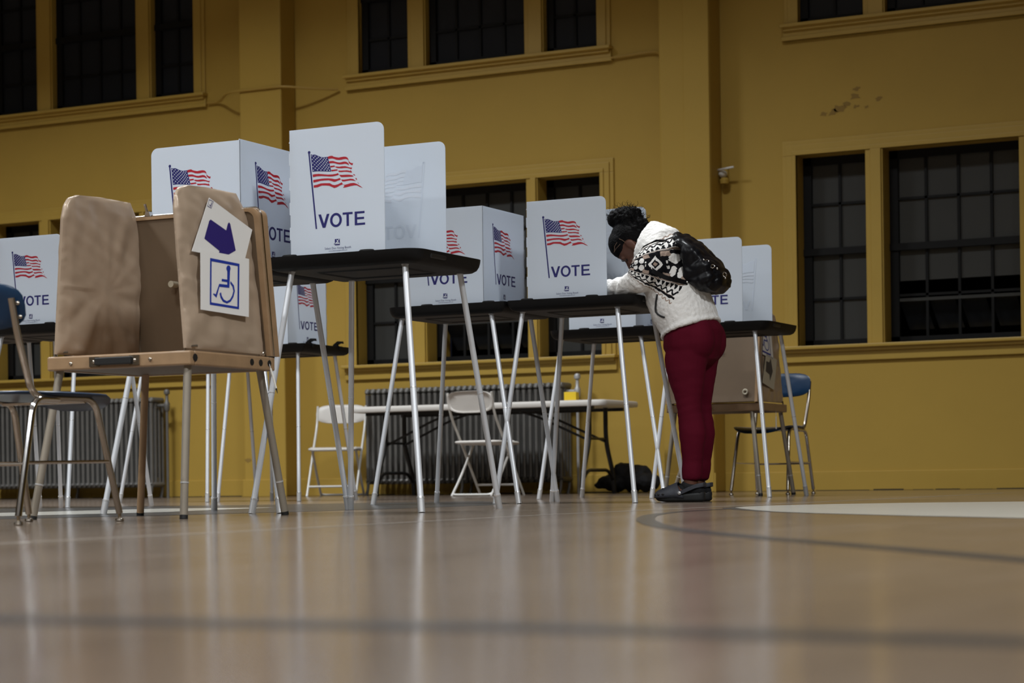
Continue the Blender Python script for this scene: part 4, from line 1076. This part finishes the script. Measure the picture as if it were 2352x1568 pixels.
# light parting lines at the temple
def side_y(u, n_):
    q = 1 - ((u - .045) / .104) ** 2 - ((n_ + .02) / .100) ** 2; q2 = 1 - ((u - .062) / .084) ** 2 - ((n_ - .012) / .084) ** 2
    return max(.083 * math.sqrt(max(0, q)), .0815 * math.sqrt(max(0, q2))) + .0015
for pts in (((.062, .000), (.045, -.002), (.024, .001)), ((.065, .021), (.070, .045), (.064, .066)), ((.046, .021), (.058, .050), (.068, .074))):
    b = MB(); b.tube([H(a, n_, side_y(a, n_)) for a, n_ in pts], .0016, 6)
    b.build('braid_line', M['hair_light'], hair)
# eyes, brows, earring
for sd in (1, -1):
    e = MB(); e.sphere(H(-.004, .0765, sd * .031), (.009, .011, .0045), 12, 8, 0, HR); e.build('eye', M['black'], person)
    e = MB(); e.tube([H(.012 + .004 * math.cos(q), .0955 - .010 * (q / 1.5) ** 2 * .6, sd * (.030 + .014 * q)) for q in (-1, -.5, 0, .5, 1, 1.4)], .0022, 6); e.build('eyebrow', M['hair'], person)
    e = MB(); e.sphere(H(-.040, .004, sd * .082), .0035, 8, 6); e.build('earring', M['chrome'], person)
# socks and clogs
for sd in (1, -1):
    dx_ = 0. if sd > 0 else .03; yy = sd * .085
    s_ = MB(); rings(s_, [((-.052 + dx_, yy, .05), (0, 0, 1), .038, .048), ((-.055 + dx_, yy, .072), (-.25, 0, 1), .040, .047), ((-.055 + dx_, yy, .086), (-.30, 0, 1), .0385, .045)]); s_.build('sock', M['sock'], person, 60)
    chain(ft_ := MB(), [(-.092 + dx_, yy, .055), (-.05 + dx_, yy, .062), (.0 + dx_, yy, .050), (.05 + dx_, yy, .040)], [.034, .038, .032, .024]); ft_.build('sock_foot', M['sock'], person, 60)
    cl = MB(); n = 30
    # moulded foam base, heel wall a little higher than the waist; toe at +x
    def plan(g, z, up=0., heel=0.):
        l = []
        for i in range(n):
            a = 2 * PI * i / n; c_, sn = math.cos(a), math.sin(a)
            x = .001 + (.129 + g) * math.copysign(abs(c_) ** .8, c_); w_ = (.050 if x > .02 else .050 - (.02 - x) * .075) + g
            l.append((x + dx_, yy + w_ * math.copysign(abs(sn) ** .85, sn), z + up * max(0, (x - .05) / .08) ** 2 * .009 + heel * max(0, (-x - .04) / .09) ** 1.5 * .010))
        return l
    cl.loops([plan(-.012, .0005, 1), plan(-.003, .006, 1), plan(.0005, .014, .9), plan(-.001, .024, .8), plan(.001, .030, .7, .6), plan(-.001, .038, .5, 1), plan(-.006, .041, .4, 1)])
    shoe = cl.build('clog', M['sole'], person, 50)
    up = MB()
    # sections from toe to the slanted vamp edge: x, top height, half width low, half width high
    prof = ((.131, .040, .016, .010), (.127, .050, .031, .018), (.117, .058, .040, .025), (.100, .065, .046, .031), (.078, .072, .049, .034), (.052, .083, .050, .036), (.028, .093, .050, .036), (.012, .098, .0495, .036))
    lo = []; m_ = 20
    for x, ht, wb, wt in prof:
        l = []
        for i in range(m_ + 1):
            a = PI * i / m_; q = math.sin(a); z = .020 + (ht - .020) * q ** .75
            hw_ = wb + (wt - wb) * max(0, (z - .03) / max(.001, ht - .03)) ** 2
            c_ = math.cos(a); y = math.copysign(abs(c_) ** .75, c_) * hw_
            back = max(0, .095 - z) * .62 if x < .05 else 0
            l.append((x - back * (.05 - x) / .038 + dx_ if x < .05 else x + dx_, yy + y, z))
        lo.append(l)
    vs = [p for l in lo for p in l]; fs = [(k * (m_ + 1) + i, k * (m_ + 1) + i + 1, (k + 1) * (m_ + 1) + i + 1, (k + 1) * (m_ + 1) + i) for k in range(len(lo) - 1) for i in range(m_)]
    up.add(vs, fs); u_ = up.build('clog_upper', M['clog'], shoe, 70)
    so = u_.modifiers.new('solid', 'SOLIDIFY'); so.thickness = .005
    for hx, hz_, hy in ((.117, .036, .037), (.098, .037, .0445), (.074, .038, .048)):
        for s2 in (1, -1):
            h = MB(); h.sphere((hx + dx_, yy + s2 * hy, hz_), (.0075, .004, .006), 10, 6); h.build('vent_hole', M['black'], shoe)
    for hx, hy, hz_ in ((.085, .020, .066), (.085, -.020, .066), (.062, .0, .079), (.10, 0., .062)):
        h = MB(); h.sphere((hx + dx_, yy + hy, hz_), (.005, .005, .0035), 8, 6); h.build('vent_hole', M['black'], shoe)
    st = MB(); pts = [(-.018, .050, .044), (-.055, .048, .060), (-.095, .041, .076), (-.124, .020, .083), (-.127, 0, .084), (-.124, -.020, .083), (-.095, -.041, .076), (-.055, -.048, .060), (-.018, -.050, .044)]
    lo = []
    for x, y, z in pts: lo.append([(x + dx_, yy + y * 1.0, z - .010), (x + dx_ - (.004 if abs(y) < .03 else 0), yy + y * 1.08, z - .010), (x + dx_ - (.004 if abs(y) < .03 else 0), yy + y * 1.08, z + .010), (x + dx_, yy + y, z + .010)])
    st.loops(lo); bevel(st.build('heel_strap', M['clog'], shoe, 50), .002)
    for s2 in (1, -1):
        bt = MB(); bt.sphere((-.014 + dx_, yy + s2 * .0530, .044), (.009, .004, .009), 12, 8); bt.build('strap_button', M['ring'], shoe)
# kangaroo pocket piping: lies on the near side of the fleece
me = [c for c in person.children if c.name.startswith('fleece')][0].data
def surf_y(x, z):
    best = None
    for v in me.vertices:
        d = (v.co.x - x) ** 2 + (v.co.z - z) ** 2
        if d < .00016 and (best is None or v.co.y > best): best = v.co.y
    return best or .15
pp = MB(); pth = [(.063, 1.012), (.074, .975), (.080, .945), (.079, .928), (.068, .915), (.050, .905), (.030, .898)]
pp.tube([(x, surf_y(x, z) + .001, z) for x, z in pth], .0048, 8); pp.build('pocket_piping', M['piping'], person)

# ------------------------------------------------------------------ her backpack
bag = thing('backpack', 'soft black leather backpack with silver rings on the woman\'s back', 'backpack', PL, PI); bag.scale = (WS,) * 3
prof = [(.005, 1.315), (-.03, 1.285), (-.055, 1.24), (-.062, 1.15), (-.055, 1.075), (-.10, 1.045), (-.165, 1.022), (-.215, 1.025), (-.240, 1.055), (-.242, 1.09), (-.222, 1.15), (-.18, 1.20), (-.135, 1.245), (-.075, 1.295), (-.02, 1.322)]
mb = MB(); lo = []
prof = [(.022 + x * .94, z) for x, z in prof]; cxm = sum(p[0] for p in prof) / len(prof); czm = sum(p[1] for p in prof) / len(prof)
for y, k in ((-.15, .35), (-.145, .70), (-.125, .90), (-.08, 1.0), (0, 1.02), (.08, 1.0), (.125, .90), (.145, .70), (.15, .35)):
    lo.append([(cxm + (x - cxm) * k, y, czm + (z - czm) * k) for x, z in prof])
mb.loops(lo)
# gusseted front pocket
lo = []
for y, k in ((-.10, .4), (-.095, .8), (-.06, 1.), (.06, 1.), (.095, .8), (.10, .4)):
    lo.append([(-.163 + (x + .195) * k * .94, y, 1.085 + (z - 1.085) * k) for x, z in ((-.15, 1.04), (-.215, 1.02), (-.258, 1.05), (-.262, 1.09), (-.238, 1.145), (-.19, 1.17))])
mb.loops(lo)
def bz(c):
    a = abs(noise.noise(Vector((c.x * 9 + c.z * 6, c.y * 7, c.z * 9 - c.x * 5)))); b2 = abs(noise.noise(Vector((c.x * 22, c.y * 10 + 4, c.z * 16))))
    seam = -.006 * math.exp(-((c.x * .61 + c.z * .79 - .73) / .006) ** 2)
    return .020 * (a - .18) + .010 * (b2 - .15) + seam
link('bag_body', remesh(mb, 'bag_body', M['leather'], .006, 5, bz), bag)
from mathutils.bvhtree import BVHTree
FLB = BVHTree.FromPolygons([v.co for v in me.vertices], [tuple(p.vertices) for p in me.polygons])
for sd in (1, -1):
    f = MB(); pts = bend([(-.02, sd * .09, 1.31), (.03, sd * .13, 1.325), (.085, sd * .165, 1.30), (.125, sd * .21, 1.20)], .05, 5)
    pts2 = bend([(.105, sd * .245, 1.155), (.045, sd * .262, 1.11), (.0, sd * .235, 1.085), (-.075, sd * .14, 1.065)], .05, 5)
    for P_ in (pts2,):
        lo = []
        for i, q in enumerate(P_):
            a = P_[max(0, i - 1)]; b2 = P_[min(len(P_) - 1, i + 1)]; d = (b2 - a).normalized(); s2 = d.cross(Vector((0, sd, 0))).normalized(); o = Vector((0, sd, 0))
            lo.append([q + s2 * .011 - o * .002, q + s2 * .011 + o * .003, q - s2 * .011 + o * .003, q - s2 * .011 - o * .002])
        f.loops(lo)
    f.build('lower_strap', M['leather'], bag, 50)
    f = MB(); lo = []
    up_ = [Vector((-.02, sd * .085, 1.302)), Vector((.01, sd * .10, 1.300)), Vector((.045, sd * .125, 1.285)), Vector((.08, sd * .15, 1.262)), Vector((.115, sd * .17, 1.225)), Vector((.135, sd * .17, 1.18)), Vector((.13, sd * .165, 1.13))]
    q_ = []
    for v in up_:
        hit, nrm, _i, _d = FLB.find_nearest(v); q_.append((hit + nrm * .007, nrm))
    for i, (q, nrm) in enumerate(q_):
        a = q_[max(0, i - 1)][0]; b2 = q_[min(len(q_) - 1, i + 1)][0]; d = (b2 - a).normalized(); s2 = d.cross(nrm).normalized()
        lo.append([q + s2 * .012 - nrm * .003, q + s2 * .012 + nrm * .003, q - s2 * .012 + nrm * .003, q - s2 * .012 - nrm * .003])
    f.loops(lo); f.build('shoulder_strap', M['leather'], bag, 50)
def torus(mbx, c, R0, r0, ax):
    ax = Vector(ax).normalized(); a = ax.orthogonal().normalized(); b2 = ax.cross(a)
    mbx.tube([Vector(c) + a * R0 * math.cos(2 * PI * i / 16) + b2 * R0 * math.sin(2 * PI * i / 16) for i in range(17)], r0, 6)
for c_, R0, r0, ax in (((-.062, .152, 1.225), .011, .0028, (0, 1, 0)), ((-.17, .125, 1.165), .008, .0022, (-.4, 1, .3)), ((-.195, .115, 1.14), .009, .0025, (-.4, 1, .3)), ((-.245, .085, 1.10), .011, .003, (-1, .6, .2))):
    r_ = MB(); torus(r_, c_, R0, r0, ax); r_.build('ring', M['chrome'], bag)
for p in ((-.064, .155, 1.20), (-.155, .13, 1.172), (-.215, .108, 1.128), (-.250, .09, 1.083), (-.075, .150, 1.068)):
    r_ = MB(); r_.sphere(p, .0055, 10, 8); r_.build('stud', M['chrome'], bag)

# ------------------------------------------------------------------ ceiling lamps, camera, colour
def lamp(x, y, e, sz=(1.3, .7), spread=150):
    l = bpy.data.lights.new('ceiling_lamp', 'AREA'); l.shape = 'RECTANGLE'; l.size, l.size_y = sz; l.energy = e; l.color = (.93, .97, 1.0); l.spread = math.radians(spread)
    o = bpy.data.objects.new('ceiling_lamp', l); COL.objects.link(o); o.location = (x, y, ZC - .5); o['kind'] = 'structure'
LAMPS = [(-14.5, 9.8, .72, 128), (-9.8, 10.2, 1.06, 128), (-5.2, 10.2, .54, 126), (-14, 3, .65, 124), (-9, 3, .80, 124), (2.5, 4.2, 1.7, 146), (-4.5, 2, .40, 116), (-9, -4, 1.7, 150), (-1, -4, 1.7, 150), (4, -2, .7, 146)]
for x, y, k, sp in LAMPS: lamp(x, y, 310 * k, spread=sp)
wd = bpy.data.worlds.new('night'); SC.world = wd; wd.use_nodes = True
wd.node_tree.nodes['Background'].inputs[0].default_value = (.01, .012, .02, 1); wd.node_tree.nodes['Background'].inputs[1].default_value = .3

cam = bpy.data.cameras.new('camera'); co = bpy.data.objects.new('camera', cam); COL.objects.link(co); SC.camera = co
cam.sensor_width = 36; cam.sensor_fit = 'HORIZONTAL'; cam.lens = 4700 / 2352 * 36
cam.shift_y = (1102 - 784) / 2352; cam.clip_start = .05; cam.clip_end = 200
rl, ya = .0135, math.radians(26.5)
view = Vector((-math.sin(ya), math.cos(ya), 0)); rt0 = Vector((math.cos(ya), math.sin(ya), 0)); up0 = Vector((0, 0, 1))
rt = rt0 * math.cos(rl) - up0 * math.sin(rl); up = up0 * math.cos(rl) + rt0 * math.sin(rl)
co.matrix_world = Matrix(((rt.x, up.x, -view.x, 0), (rt.y, up.y, -view.y, 0), (rt.z, up.z, -view.z, .12), (0, 0, 0, 1)))
cam.dof.use_dof = True; cam.dof.focus_distance = 9.1; cam.dof.aperture_fstop = 4.4
vs = SC.view_settings; SC.display_settings.display_device = 'sRGB'
vs.view_transform = 'Standard'; vs.look = 'None'; vs.gamma = 1; vs.use_curve_mapping = False; vs.exposure = 0.18
SC.cycles.max_bounces = 8; SC.cycles.use_denoising = True
